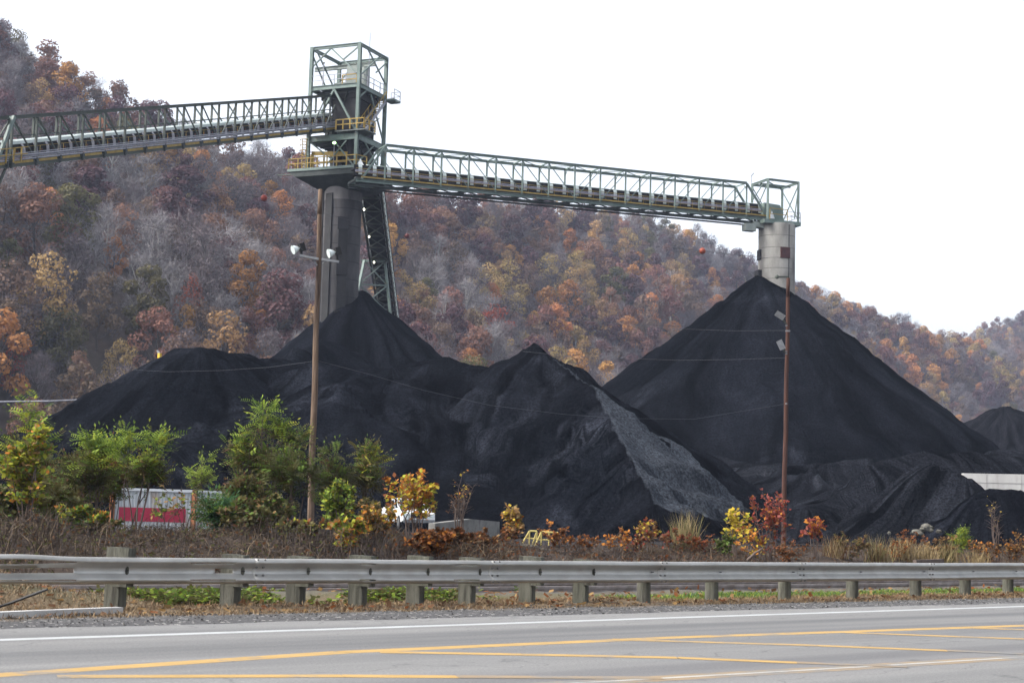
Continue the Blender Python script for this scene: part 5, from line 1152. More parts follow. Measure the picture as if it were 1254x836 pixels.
# big retaining wall on the right
r0, r1_, r2_ = at(1180, 586.0, 109), at(1254, 580.5, 108), at(1420, 569, 106)
rw = thing('retaining_wall', 'pale board marked concrete retaining wall half buried in coal at the right', 'retaining wall', (r1_.x, r1_.y, 0))
mb = MB(); mb.prism([Vector((r0.x, r0.y, 0)), Vector((r2_.x, r2_.y, 0)), Vector((r2_.x, r2_.y + .5, 0)), Vector((r0.x, r0.y + .5, 0))], EZ * (r1_.z)); wf = mb.build('wall_face', M['conc_wall'], rw)
mb = MB(); dd = (r2_ - r0); dd.z = 0
for z in (1.2, 2.4, 3.6, 4.5): mb.bar(Vector((r0.x, r0.y - .01, z)), Vector((r2_.x, r2_.y - .01, z)), .03, .025)
for t in (.12, .3, .47, .7, .9): q = lerp(r0, r2_, t); mb.bar(Vector((q.x, q.y - .012, .2)), Vector((q.x, q.y - .012, r1_.z - .05)), .025, .03)
mb.build('form_seam', pmat('form_mark', (.20, .195, .185), (.3, .29, .28), 2, .9), wf)

# yellow stair railings
def railings(name, label, pts_px, Y, posts, mids):
    P_ = [at(x, y, Y) for x, y in pts_px]; root = thing(name, label, 'railing', (P_[1].x, P_[1].y, .2), 'yellow railings at the yard edge')
    mb = MB()
    for a, b in zip(P_, P_[1:]): mb.tube(a, b, .032, n=8)
    mb.build('top_rail', M['yellow_pale'], root)
    for i in posts: q = P_[i]; mb = MB(); mb.tube(Vector((q.x, q.y, q.z)), Vector((q.x, q.y, q.z - 1.15)), .03, n=8); mb.build('post', M['yellow_pale'], root)
    mb = MB()
    for a, b in mids: mb.tube(at(*a, Y), at(*b, Y), .026, n=8)
    mb.build('mid_rail', M['yellow_pale'], root)
M['yellow_pale'] = pmat('yellow_pale', (.36, .28, .08), (.46, .38, .14), 3, .6)
railings('stair_railing', 'short yellow pipe railing with sloped end, the left of two', [(640, 664.5), (648.5, 649.8), (657.5, 650.2), (651.5, 668.5)], 56, (1, 2), [((644.5, 658.5), (656.5, 659.3))])
railings('stair_railing', 'yellow pipe railing with sloped end and three posts, the right of two', [(655, 669), (663, 651), (672.5, 651.4), (683, 652), (683, 654)], 55, (1, 2, 3), [((660, 660.5), (683, 661)), ((661, 671), (667, 671.4))])

# machine arm peeking over the left heap
bm_ = at(195, 440, 158); ex = thing('excavator', 'yellow boom and grey top of a machine behind the left coal slope', 'excavator', (bm_.x, bm_.y, coal_z(bm_.x, bm_.y)))
mb = MB(); mb.bar(at(194.5, 452, 158), at(195.6, 432.5, 158), .24, .4); mb.bar(at(194.5, 452, 158), at(189, 470, 158), .3, .45); mb.build('boom', pmat('machine_yellow', (.72, .46, .03), None, rough=.5), ex)
mb = MB(); mb.bar(at(195.5, 432.5, 158), at(192.4, 429, 158), .16, .16); mb.bar(at(192.4, 429, 158), at(193.5, 433, 158), .07, .07); mb.build('boom_tip', M['pipe_grey'], ex)
mb = MB(); c = at(181, 452.5, 156); mb.box(c, .85, 1.2, .35); mb.box(c + Vector((-.05, -.2, -1.2)), 1.3, 2.2, 2.2); mb.box(at(175.5, 449.5, 156), .18, .2, .25); mb.box(at(185.5, 449, 156), .3, .3, .2); mb.build('cab_top', M['grey_box'], ex)
mb = MB(); mb.tube(at(182, 452, 156), at(181.8, 444, 156), .12, n=8); mb.sphere(at(181.8, 443.5, 156), .22, 8, 6); mb.build('beacon', M['pole_wood'], ex)

# ------------------------------------------------------------------ utility poles, floodlights, cables
def pole(label, b, t, rb, rt, mat):
    b, t = Vector(b), Vector(t); root = thing('utility_pole', label, 'utility pole', (b.x, b.y, b.z)); n = 14
    pts = [lerp(b, t, i / n) + Vector((.012 * math.sin(i * 1.3), 0, 0)) for i in range(n + 1)]
    o = MB().path(pts, [rb + (rt - rb) * i / n for i in range(n + 1)], 14).build('pole', M[mat], root, smooth=True); return root
p1b, p1t = at(379.5, 660, 50), at(392.8, 232, 50.4); p1b.z = .1
pl1 = pole('tall weathered brown timber pole with two floodlights on a crossarm', p1b, p1t, .112, .070, 'pole_wood')
mb = MB(); mb.bar(at(367, 312.6, 50.0), at(390, 317.2, 50.0), .09, .07); mb.bar(at(394, 317.5, 50.0), at(415, 320.8, 50.0), .10, .07); mb.bar(at(382, 315, 50), at(388.5, 325, 50.1), .025, .04); mb.bar(at(399, 319, 50), at(395, 323, 50.1), .03, .04); mb.build('crossarm', M['lamp_metal'], pl1)
def flood(px, py, Y, aim, r, parent, back):
    c = at(px, py, Y); Z = Vector(aim).normalized(); up = Vector((0, 0, 1)); X = Z.cross(up).normalized(); Yv = X.cross(Z)
    prof_ = [(0, .0), (.10, .04), (.20, .13), (.34, .20), (.46, .235)]; k = r / .235; n = 18; mb = MB(); vs = []; fs = []
    for h, q in prof_:
        for i in range(n): a = 2 * math.pi * i / n; vs.append(c + Z * ((h - .46) * k) + (X * math.cos(a) + Yv * math.sin(a)) * (q * k))
    for j in range(len(prof_) - 1):
        for i in range(n): fs.append((j * n + i, j * n + (i + 1) % n, (j + 1) * n + (i + 1) % n, (j + 1) * n + i))
    mb.add(vs, fs); fl = mb.build('floodlight', M['lamp_glass'] if back else M['lamp_metal'], parent, smooth=True)
    mb = MB(); mb.add([c + Z * .01 + (X * math.cos(2 * math.pi * i / n) + Yv * math.sin(2 * math.pi * i / n)) * r for i in range(n)], [tuple(range(n))]); mb.build('lens', M['lamp_glass'], fl)
    mb = MB(); q = c - Z * (.52 * k); mb.box(q, .18, .16, .26, (X, Z, Yv)); mb.bar(q, q + Vector((0, 0, -.28)), .05, .05); mb.build('ballast_box', M['black'], fl)
flood(359, 306, 50, (-.80, -.48, -.36), .14, pl1, True)
flood(402.5, 310.5, 50, (-.84, -.40, -.30), .14, pl1, True)
p2b, p2t = at(959.5, 640, 66), at(965.6, 340.5, 66.4); p2b.z = .2
pl2 = pole('reddish brown timber pole with two box floodlights before the tall cone', p2b, p2t, .108, .075, 'pole_red')
mb = MB(); mb.bar(at(951.5, 338.8, 66), at(965, 339.2, 66.2), .06, .06); mb.sphere(at(951.5, 339, 66), .09, 8, 6); mb.build('lamp_arm', M['olive_steel'], pl2)
for (x, y), (x2, y2) in (((955, 386), (963, 397)), ((956, 422.5), (962.5, 433))):
    c = at(x, y, 65.8); X = (at(x + 4.6, y + 3.0, 65.8) - c).normalized() if y < 400 else (at(x + 2.2, y + 4.6, 65.8) - c).normalized(); Yv = Vector((.1, -1, -.3)).normalized(); Z = X.cross(Yv).normalized(); Yv = Z.cross(X)
    mb = MB(); L_, H_ = .40, .24; lens_q = [c - X * L_ / 2 - Z * H_ / 2 + Yv * .12, c + X * L_ / 2 - Z * H_ / 2 + Yv * .12, c + X * L_ / 2 + Z * H_ / 2 + Yv * .12, c - X * L_ / 2 + Z * H_ / 2 + Yv * .12]
    bk = [c + (q - c) * .72 - Yv * .24 for q in lens_q]; mb.add(lens_q + bk, ((0, 1, 2, 3), (7, 6, 5, 4), (0, 4, 5, 1), (1, 5, 6, 2), (2, 6, 7, 3), (3, 7, 4, 0))); fl = mb.build('floodlight', M['lamp_metal'], pl2)
    mb = MB(); ins = [c + (q - c) * .86 + Yv * .014 for q in lens_q]; mb.add(ins, ((0, 1, 2, 3),)); mb.build('lens', M['pipe_grey'], fl)
    mb = MB(); mb.bar(c - Yv * .1, at(x2, y2, 66.1), .05, .05); mb.build('bracket', M['olive_steel'], fl)
mb = MB()
for y in (398.5, 405, 430, 433, 494): 
    mb.bar(at(962, y, 66), at(967.5 if y == 405 else 964, y, 66), .08, .06)
mb.build('pole_hardware', M['lamp_metal'], pl2)
def wire(label, pts, r, mat='wire', name='cable', sag=.0):
    P_ = [at(*q) for q in pts]; out = []
    for a, b in zip(P_, P_[1:]):
        for i in range(8): out.append(lerp(a, b, i / 8))
    out.append(P_[-1]); o = MB().path(out, r, 5).build(name, M[mat]); return tag(o, label, 'cable', 'overhead cables across the yard')
wire('thin cable from the left timber pole over the left coal heap', [(388.5, 441.5, 50.2), (330, 449.5, 56), (270, 453.5, 66), (205, 455, 86), (150, 452, 120)], .0042, 'wire_pale')
wire('thin cable sagging from the left timber pole over the ridge to the right pole', [(391, 442, 50.2), (450, 457.5, 53), (520, 478, 56), (600, 496, 59), (690, 507, 61), (760, 512, 62.5), (850, 513, 64), (961, 494.5, 66)], .0045, 'wire_pale')
wire('faint cable running left from the upper floodlight of the right pole', [(962, 404.5, 66), (900, 405, 68), (830, 402.5, 72), (700, 391, 82), (560, 370, 100)], .005, 'wire')
wire('faint cable running left from the lower floodlight of the right pole', [(962, 438, 66), (900, 440, 68), (830, 441, 72), (700, 436, 80), (640, 430, 90)], .005, 'wire')
wire('pale horizontal pipeline crossing low behind the left coal shoulder', [(-60, 492.5, 190), (60, 491, 192), (140, 487.5, 196)], .10, 'pipe_grey', 'pipeline')
wire('dark line sloping across the wooded hill under the left conveyor', [(0, 215, 230), (60, 238, 232), (150, 268, 235), (260, 298, 238), (420, 330, 242)], .028, 'wire')
wire('dark line crossing the wooded hill right of the tower', [(485, 345, 215), (560, 365, 222), (650, 383, 232), (760, 397, 240), (860, 400, 250)], .028, 'wire')
for lab, x, y, Y, mat, r in (('bright red marker ball hanging left of the dark tower', 323.4, 242.5, 150, 'ball_red', .31), ('dark red marker ball hanging just right of the sloping conveyor', 498.5, 289, 160, 'ball_dark', .25), ('orange red marker ball hanging left of the pale silo', 860.2, 307.3, 150, 'ball_orange', .30)):
    if mat not in M: M[mat] = pmat(mat, {'ball_dark': (.09, .02, .02), 'ball_orange': (.24, .05, .025)}[mat], None, rough=.55)
    c = at(x, y, Y); mb = MB(); mb.sphere(c, r, 18, 12); mb.tube(c - Vector((r * 1.12, 0, 0)), c + Vector((r * 1.12, 0, 0)), r * .12, n=8); tag(mb.build('marker_ball', M[mat], smooth=True), lab, 'marker ball', 'aerial marker balls')
wire('thin line carrying the red marker balls past the tower', [(200, 222, 146), (323.4, 242.5, 150), (400, 262, 154), (498.5, 289, 160)], .02, 'wire')
wire('thin line carrying the orange marker ball toward the pale silo', [(700, 292, 142), (860.2, 307.3, 150), (940, 316, 154)], .016, 'wire')

# ------------------------------------------------------------------ rocks and timber
def rock(label, c, s, seed, mat='rock', name='boulder', cat='boulder', grp='pale rocks on the coal'):
    mb = MB(); mb.sphere((0, 0, 0), 1, 14, 9); V = np.array(mb.v); n_ = np.array([float(fbm(p[0] * 1.3 + seed, p[1] * 1.3 + p[2] * 2, seed)) for p in V])
    V = V * (1 + .7 * n_)[:, None]; V = np.round(V * 3.2) / 3.2 * .6 + V * .4; V = V * np.array(s) + np.array(c); mb.v = V.tolist(); o = mb.build(name, M[mat]); return tag(o, label, cat, grp)
rock('flat pale boulder, the lower left of two on the dark slope', at(1122, 652.5, 78), (.30, .25, .15), 3)
rock('pale angular boulder, the upper right of two on the dark slope', at(1135.5, 646.5, 79), (.33, .25, .19), 8)
rock('small tan stone right of the two pale boulders', at(1150, 650.5, 78), (.12, .1, .10), 5)
rock('small white stone on the dark slope left of the boulders', at(1089, 652.5, 78), (.08, .07, .08), 6)
rock('pale stone lying in brush left of the yellow bush', at(868, 666, 50), (.15, .12, .07), 9)
rock('pale stone in the brown brush right of the red bush', at(976, 684, 44), (.09, .08, .06), 12)
tl = MB(); a, b = at(640, 667.5, 46), at(682, 678, 42); tl.bar(a, b, .16, .12); tag(tl.build('timber', M['post_wood']), 'weathered timber lying aslant below the yellow railings', 'timber', 'timbers in the brush')
tl = MB(); a, b = at(915, 686, 40), at(934, 671, 40); tl.path([a, lerp(a, b, .5) + EZ * .03, b], [.04, .03, .018], 8); tag(tl.build('fallen_branch', M['stem'], smooth=True), 'grey fallen branch leaning below the red leaved bush', 'branch')
tl = MB(); a, b = at(1120, 688, 44), at(1124 + 30, 686.5, 46); tl.bar(a, b, .1, .12); tag(tl.build('timber', M['stem']), 'dark timber on the soil bank at the right', 'timber', 'timbers in the brush')
tl = MB(); a, b = at(108, 673.5, 35), at(128, 671.5, 36); tl.tube(a, b, .09, n=12); tag(tl.build('pipe', M['black'], smooth=True), 'short black pipe lying in weeds behind the left guardrail', 'pipe')

# wood chip heap at the far left
wc = gnd(18, 700, .3); wcu, wcv = uof(wc), vof(wc) + .6
mbh = MB(); rng = random.Random(77); cc = at(4, 676, 31.0); n = 30
def chip_h(r, a): return .62 * math.exp(-(r / 1.35) ** 2) 
vs = []; fs = []
for j in range(9):
    for i in range(n): a = 2 * math.pi * i / n; r_ = j / 8 * 3.0; vs.append((cc.x + r_ * math.cos(a), cc.y + r_ * math.sin(a), .02 + chip_h(r_, a) * (1 + .2 * math.sin(3 * a)) + (0 if j < 8 else -.2)))
for j in range(8):
    for i in range(n): fs.append((j * n + i, j * n + (i + 1) % n, (j + 1) * n + (i + 1) % n, (j + 1) * n + i))
mbh.add(vs, fs, 0)
for _ in range(4200):
    a, r_ = rng.uniform(0, 6.283), 2.6 * math.sqrt(rng.random()); p = Vector((cc.x + r_ * math.cos(a), cc.y + r_ * math.sin(a), .04 + chip_h(r_, a)))
    d_ = Vector((rng.gauss(0, 1), rng.gauss(0, 1), rng.gauss(0, .35))).normalized(); s_ = d_.cross(Vector((rng.gauss(0, 1), rng.gauss(0, 1), 1))).normalized()
    mbh.ribbon(p - d_ * rng.uniform(.04, .14), p + d_ * rng.uniform(.04, .14), .018, .012, s_, 1 + (rng.random() < .5))
tag(mbh.build('chip_heap', [M['stem'], pmat('chip_pale', (.16, .13, .105), (.24, .20, .165), 6, .9), pmat('chip_dark', (.07, .056, .047), None, rough=.9)]), 'mound of shredded wood chips behind the rail at the left edge', 'wood chips')
# ------------------------------------------------------------------ shrubs and brush in front of the yard
LC = {}
def lmat(name, c, tr=.35):
    if name not in LC: LC[name] = leafmat('shrub_' + name, c, 0, tr, tuple(x * .75 for x in c))
    return LC[name]
lmat('lime', (.27, .355, .055)); lmat('leaf_green', (.12, .185, .035)); lmat('dull_green', (.105, .106, .042)); lmat('olive_leaf', (.125, .108, .040)); lmat('yellow_green', (.33, .34, .04)); lmat('yellow', (.54, .40, .05)); lmat('orange_leaf', (.48, .19, .035)); lmat('rust_leaf', (.21, .075, .027)); lmat('red_leaf', (.27, .055, .038)); lmat('pink_leaf', (.27, .085, .068)); lmat('tan_leaf', (.31, .19, .078)); lmat('brown_leaf', (.135, .070, .036)); lmat('fresh_green', (.065, .14, .058))
TOPS = {1:505,2:527,3:560,4:537,5:533,6:597,7:600,8:563,9:613,10:630,11:628,12:585,13:500,14:562,15:553,16:551,17:590,18:638,19:612,20:645,21:582,22:618,23:652,24:580,25:621,26:640,27:645,28:637,29:648,30:625,31:655,32:602,33:640,34:636,35:649,36:613,37:650,38:652,41:588,42:566,43:592,44:608,45:612,46:660,47:662,48:652}
def shrub(label, px, pyb, Y, h, spread, stems, pal, leaf, n, kind='simple', cat='shrub', zbase=None, seed=0, top_pal=None, name='shrub', density_top=1.0, low=.15, lean=(0, 0), stemr=.018):
    """pal: [(material name, weight)]; kind: simple leaves or locust (compound)"""
    rng = random.Random(seed * 31 + int(px)); c = at(px, pyb, Y); z0 = gz((c.x, c.y, 0)) if zbase is None else zbase
    h = max(.5, at(px, TOPS[seed], Y).z - z0)
    base = Vector((c.x, c.y, z0)); root = thing(name, label, cat, base)
    mats = [LC[k] for k, _ in pal] + [LC[k] for k, _ in (top_pal or [])]
    sm = MB(); ends = []
    for s in range(stems):
        a = rng.uniform(0, 6.283); r_ = spread * rng.uniform(.1, .85) * (.5 if s == 0 else 1); hh = h * (1.0 if s == 0 else rng.uniform(.55, .97))
        tip = base + Vector((math.cos(a) * r_ + lean[0] * hh, math.sin(a) * r_ * .8 + lean[1] * hh, hh)); b0 = base + Vector((rng.uniform(-.3, .3) * spread * .6, rng.uniform(-.3, .3) * spread * .6, -.08))
        m1, m2 = lerp(b0, tip, .4) + Vector((rng.uniform(-.1, .1), rng.uniform(-.1, .1), .12 * h)), lerp(b0, tip, .72) + Vector((rng.uniform(-.1, .1), rng.uniform(-.1, .1), .07 * h))
        sr = stemr * (h / 3) ** .7 * rng.uniform(.7, 1.25); sm.path([b0, m1, m2, tip], [sr * 1.3, sr, sr * .65, sr * .25], 5)
        segs = [(b0, m1), (m1, m2), (m2, tip)]
        for b in range(rng.randint(7, 11)):
            t = rng.uniform(low, 1.0) ** .8 * 2.999; A_, B_ = segs[int(t)]; p = lerp(A_, B_, t - int(t)); f = t / 3
            a2 = rng.uniform(0, 6.283); ln = h * rng.uniform(.12, .28) * (1.15 - .6 * f)
            e = p + Vector((math.cos(a2) * ln * .85, math.sin(a2) * ln * .85, ln * rng.uniform(.15, .75))); sm.path([p, lerp(p, e, .5) + Vector((0, 0, ln * .05)), e], [sr * .45, sr * .3, sr * .15], 4)
            ends.append((p, e))
        ends.append((m2, tip)); ends.append((m2, tip))
    sm.build('stems', M['stem'], root)
    fm = MB(); zt = h
    def choose(z):
        f = (z - z0) / zt
        if top_pal and rng.random() < min(1, max(0, (f - .55) * 2.6)): k = rng.choices(range(len(top_pal)), [w_ for _, w_ in top_pal])[0]; return len(pal) + k
        return rng.choices(range(len(pal)), [w_ for _, w_ in pal])[0]
    def leaf_quad(p, d_, nrm, L_, W_, mi):
        s_ = d_.cross(nrm)
        if s_.length < 1e-4: return
        s_.normalize(); m_ = p + d_ * (L_ * .5); fm.add([p, m_ + s_ * W_ * .5 , p + d_ * L_, m_ - s_ * W_ * .5], ((0, 1, 2, 3),), mi)
    for _ in range(int(n * (1.15 if kind == 'locust' else 1.4))):
        A_, B_ = rng.choice(ends); f = rng.uniform(.25, 1.08); p = lerp(A_, B_, f) + Vector((rng.gauss(0, .05), rng.gauss(0, .05), rng.gauss(0, .05))) * (h / 2.5)
        out = (B_ - A_).normalized(); d_ = (out * .6 + Vector((rng.gauss(0, .7), rng.gauss(0, .7), rng.gauss(.0, .5)))).normalized(); mi = choose(p.z)
        if kind == 'simple':
            nrm = Vector((rng.gauss(0, .6), rng.gauss(0, .6) - .3, 1)).normalized(); s = leaf * rng.uniform(.6, 1.25); leaf_quad(p, d_, nrm, s, s * .8, mi)
        else:
            L_ = leaf * rng.uniform(.7, 1.3); d_.z += .15; d_.normalize(); nrm = Vector((rng.gauss(0, .5), rng.gauss(0, .5), 1)).normalized(); sd_ = d_.cross(nrm).normalized(); nl = 6
            for k in range(nl):
                q = p + d_ * (L_ * (k + .6) / nl) + Vector((0, 0, -.25 * L_ * (k / nl) ** 2)); ll = L_ * .30 * (1 - .35 * abs(k - 2.5) / 3)
                for sg in (-1, 1): leaf_quad(q, (sd_ * sg + d_ * .25).normalized(), nrm, ll, ll * .42, mi)
            leaf_quad(p + d_ * L_, d_, nrm, L_ * .26, L_ * .11, mi)
    fm.build('foliage', mats, root); return root
G1 = [('dull_green', 3), ('olive_leaf', 3), ('leaf_green', 1.2), ('brown_leaf', .8)]; GT = [('lime', 2.0), ('leaf_green', 1.5), ('yellow_green', .6)]
SAP = [('yellow_green', 4), ('orange_leaf', .7), ('olive_leaf', 1.4), ('leaf_green', 1.5), ('tan_leaf', .8)]
# left thicket
shrub('tall locust sapling with bright lime top behind the yellow sapling at left', 32, 684, 37, 3.9, .75, 5, G1, .34, 520, 'locust', 'tree sapling', seed=1, top_pal=GT, name='sapling')
shrub('yellow green sapling with orange tinged lower leaves at the far left', 27, 690, 33, 2.75, .62, 6, SAP, .115, 1700, seed=2, cat='tree sapling', name='sapling')
shrub('drab locust bush between the yellow sapling and the lime topped locusts', 72, 684, 39, 2.75, .9, 6, G1, .32, 520, 'locust', seed=3)
shrub('spreading locust with lime tips left of the white container', 112, 685, 38, 2.75, .95, 7, G1, .34, 560, 'locust', 'tree sapling', seed=4, low=.5, top_pal=GT, name='sapling')
shrub('lime tipped locust rising over the left end of the white container', 160, 687, 36.5, 2.75, .85, 6, G1, .33, 430, 'locust', 'tree sapling', seed=5, top_pal=GT, name='sapling', low=.62)
shrub('thin sapling with few leaves standing before the red band', 203, 690, 35, 1.55, .5, 4, [('lime', 1), ('dull_green', 2), ('tan_leaf', 1)], .10, 70, seed=6, low=.4)
shrub('bare stemmed seedling in front of the container corner post', 222, 690, 36, 1.5, .5, 4, [('brown_leaf', 2), ('olive_leaf', 1)], .09, 36, seed=7, low=.4)
shrub('single lime spire above the right end of the container', 241, 682, 43, 2.55, .25, 3, [('olive_leaf', 2), ('dull_green', 2)], .26, 130, 'locust', seed=8, top_pal=[('lime', 3)], low=.45)
shrub('fresh green feathery bush in front of the right end of the container', 266, 690, 35.5, 1.35, .48, 7, [('fresh_green', 4), ('leaf_green', 1), ('dull_green', 1)], .36, 330, 'locust', seed=9)
shrub('low leafy weeds left of the container by the black pipe', 88, 692, 32.5, 1.15, .75, 9, [('leaf_green', 3), ('yellow_green', 2), ('orange_leaf', .6), ('dull_green', 2)], .11, 1300, seed=10)
shrub('dense low green weeds at the foot of the left thicket', 112, 690, 35.5, 1.45, .8, 10, [('dull_green', 3), ('olive_leaf', 2), ('leaf_green', 1), ('tan_leaf', .6)], .11, 1300, seed=11)
shrub('shady green undergrowth at the left picture edge', 8, 690, 35, 1.7, .8, 8, [('dull_green', 3), ('olive_leaf', 2), ('leaf_green', 1), ('rust_leaf', .4)], .12, 1000, seed=12)
# middle
shrub('tallest locust with lime crown just left of the brown timber pole', 320, 688, 39, 3.65, .95, 7, G1, .33, 620, 'locust', 'tree sapling', seed=13, top_pal=GT, name='sapling', low=.25)
shrub('drab locust leaning beside the left foot of the brown timber pole', 352, 690, 38, 2.35, .8, 6, G1, .32, 480, 'locust', seed=14, top_pal=[('leaf_green', 1), ('dull_green', 2)])
shrub('locust sapling immediately right of the brown timber pole', 404, 690, 40, 2.55, .6, 5, G1, .32, 400, 'locust', 'tree sapling', seed=15, top_pal=[('dull_green', 2), ('leaf_green', 1)], name='sapling')
shrub('airy locust with long bare stems between pole and orange bush', 444, 690, 40, 2.75, .62, 5, [('olive_leaf', 2), ('dull_green', 2), ('tan_leaf', .5)], .33, 260, 'locust', 'tree sapling', seed=16, top_pal=[('yellow_green', 1), ('leaf_green', 2), ('olive_leaf', 2)], name='sapling', low=.5)
shrub('broad leaved bright green bush right of the pole foot', 412, 692, 35.5, 2.0, .5, 6, [('leaf_green', 3), ('lime', 1.6), ('olive_leaf', 1.5), ('yellow_green', 1)], .10, 900, seed=17)
shrub('yellow green vine bush below the airy locust', 428, 694, 33.5, .95, .6, 7, [('yellow_green', 3), ('orange_leaf', 1.6), ('tan_leaf', 2), ('leaf_green', 1)], .12, 420, seed=18)
shrub('low green bush under the tallest locust', 300, 692, 34.5, 1.25, .8, 8, [('dull_green', 3), ('olive_leaf', 3), ('leaf_green', .8), ('brown_leaf', 1)], .12, 760, seed=19)
shrub('low mixed green and rusty bush at the pole foot', 362, 693, 34, 1.05, .8, 8, [('dull_green', 2), ('olive_leaf', 2), ('rust_leaf', 1), ('yellow_green', .6)], .12, 620, seed=20)
shrub('orange and yellow maple bush in front of the white pickup', 504, 692, 36.5, 1.95, 1.05, 11, [('yellow', 2), ('orange_leaf', 2.6), ('yellow_green', 2), ('rust_leaf', 1.5), ('tan_leaf', 1.2)], .115, 820, seed=21, low=.22)
shrub('tan and green bush left below the white pickup', 466, 693, 35, 1.35, .7, 9, [('tan_leaf', 3), ('yellow', 1), ('orange_leaf', 1), ('olive_leaf', 2)], .10, 720, seed=22)
shrub('dense rusty orange thicket below the maple bush', 530, 694, 35, .85, .95, 12, [('rust_leaf', 4), ('brown_leaf', 4), ('orange_leaf', 1.6), ('tan_leaf', .7)], .10, 1500, seed=23)
shrub('bare twiggy shrub with a tuft of golden leaves on top', 562, 690, 42, 2.25, .42, 12, [('brown_leaf', 1)], .07, 60, seed=24, top_pal=[('yellow', 2), ('orange_leaf', 1)], low=.3)
shrub('slim tan leaved shrub between concrete wall and yellow railings', 627, 690, 44, 1.55, .32, 7, [('tan_leaf', 4), ('yellow', 1.2), ('orange_leaf', .8), ('olive_leaf', .8)], .12, 460, seed=25)
shrub('small orange tufted seedling behind the yellow railings', 668, 672, 60, 1.0, .35, 4, [('orange_leaf', 3), ('rust_leaf', 1)], .14, 40, seed=26, low=.7)
shrub('drab olive bush filling the gap left of the lime topped locust pair', 62, 690, 35.5, 1.6, .8, 8, G1, .30, 380, 'locust', seed=41)
shrub('shadowed green bush between spreading locust and container', 128, 688, 40, 2.2, .8, 7, G1, .32, 380, 'locust', seed=42, low=.55)
shrub('drab green bush right of the container below the lime spire', 296, 688, 38, 1.8, .6, 8, G1, .32, 520, 'locust', seed=43)
shrub('olive bush between the two drab locusts left of the pole', 338, 690, 36, 1.5, .8, 8, [('dull_green', 3), ('olive_leaf', 2), ('leaf_green', 1), ('tan_leaf', .6)], .12, 760, seed=44)
shrub('olive and tan bush right of the broad leaved bush', 446, 692, 36, 1.4, .6, 8, [('olive_leaf', 3), ('tan_leaf', 1.5), ('dull_green', 2), ('yellow', .4)], .11, 520, seed=45)
shrub('brown leaved thicket left of the low concrete wall', 552, 693, 37, .8, .9, 11, [('rust_leaf', 3), ('brown_leaf', 4), ('tan_leaf', .8)], .10, 900, seed=46)
shrub('low brown thicket right of the low concrete wall', 602, 693, 38, .7, .9, 11, [('brown_leaf', 4), ('rust_leaf', 2), ('tan_leaf', 1)], .09, 700, seed=47)
# right
shrub('sparse orange seedling right of the yellow railings', 752, 692, 42, 1.15, .5, 6, [('orange_leaf', 2), ('rust_leaf', 2), ('tan_leaf', 1)], .11, 110, seed=27)
shrub('yellow and pink low shrub on the brush bank right of centre', 795, 690, 44, 1.25, .6, 8, [('yellow', 1), ('red_leaf', 1), ('rust_leaf', 1), ('tan_leaf', 2)], .10, 200, seed=28)
shrub('red tinged thorny low shrub left of the straw tuft', 822, 692, 43, .95, .7, 9, [('red_leaf', 1), ('rust_leaf', 1.5), ('brown_leaf', 3)], .08, 240, seed=29)
shrub('bright yellow leaved bush left of the red leaved bush', 899, 692, 43, 1.72, .42, 7, [('yellow', 4), ('tan_leaf', .8), ('yellow_green', 1)], .115, 260, seed=30, low=.4)
shrub('dark green low bush under the yellow leaved bush', 887, 692, 42, .85, .3, 8, [('leaf_green', 3), ('dull_green', 3)], .09, 420, seed=31)
shrub('red leaved bush at the foot of the reddish pole', 946, 694, 43, 2.05, .75, 11, [('pink_leaf', 3), ('red_leaf', 3), ('rust_leaf', 1.5), ('orange_leaf', .7)], .10, 520, seed=32)
shrub('yellow flecked twigs between the yellow and the red bush', 924, 693, 41, 1.1, .6, 8, [('yellow', 2), ('orange_leaf', 2), ('rust_leaf', 1)], .11, 150, seed=33)
shrub('small red and orange shrub right of the reddish pole', 998, 692, 45, 1.35, .42, 7, [('red_leaf', 2), ('orange_leaf', 2), ('pink_leaf', 1.5)], .12, 170, seed=34, low=.45)
shrub('lime green conical bush below the pale boulders', 1177, 690, 52, 1.15, .42, 9, [('lime', 2), ('leaf_green', 2), ('yellow_green', 2)], .20, 240, 'locust', seed=35)
shrub('thin bare shrub with a few yellow leaves near the retaining wall', 1222, 692, 50, 2.35, .5, 8, [('brown_leaf', 1)], .06, 30, seed=36, top_pal=[('yellow', 1)], low=.5)
shrub('wispy brown shrub below the two pale boulders', 1118, 690, 50, 1.0, .6, 9, [('rust_leaf', 2), ('brown_leaf', 2)], .08, 170, seed=37)
shrub('dry tan bush at the right picture edge', 1243, 692, 50, 1.15, .7, 9, [('tan_leaf', 2), ('brown_leaf', 3), ('orange_leaf', .7)], .09, 420, seed=38)

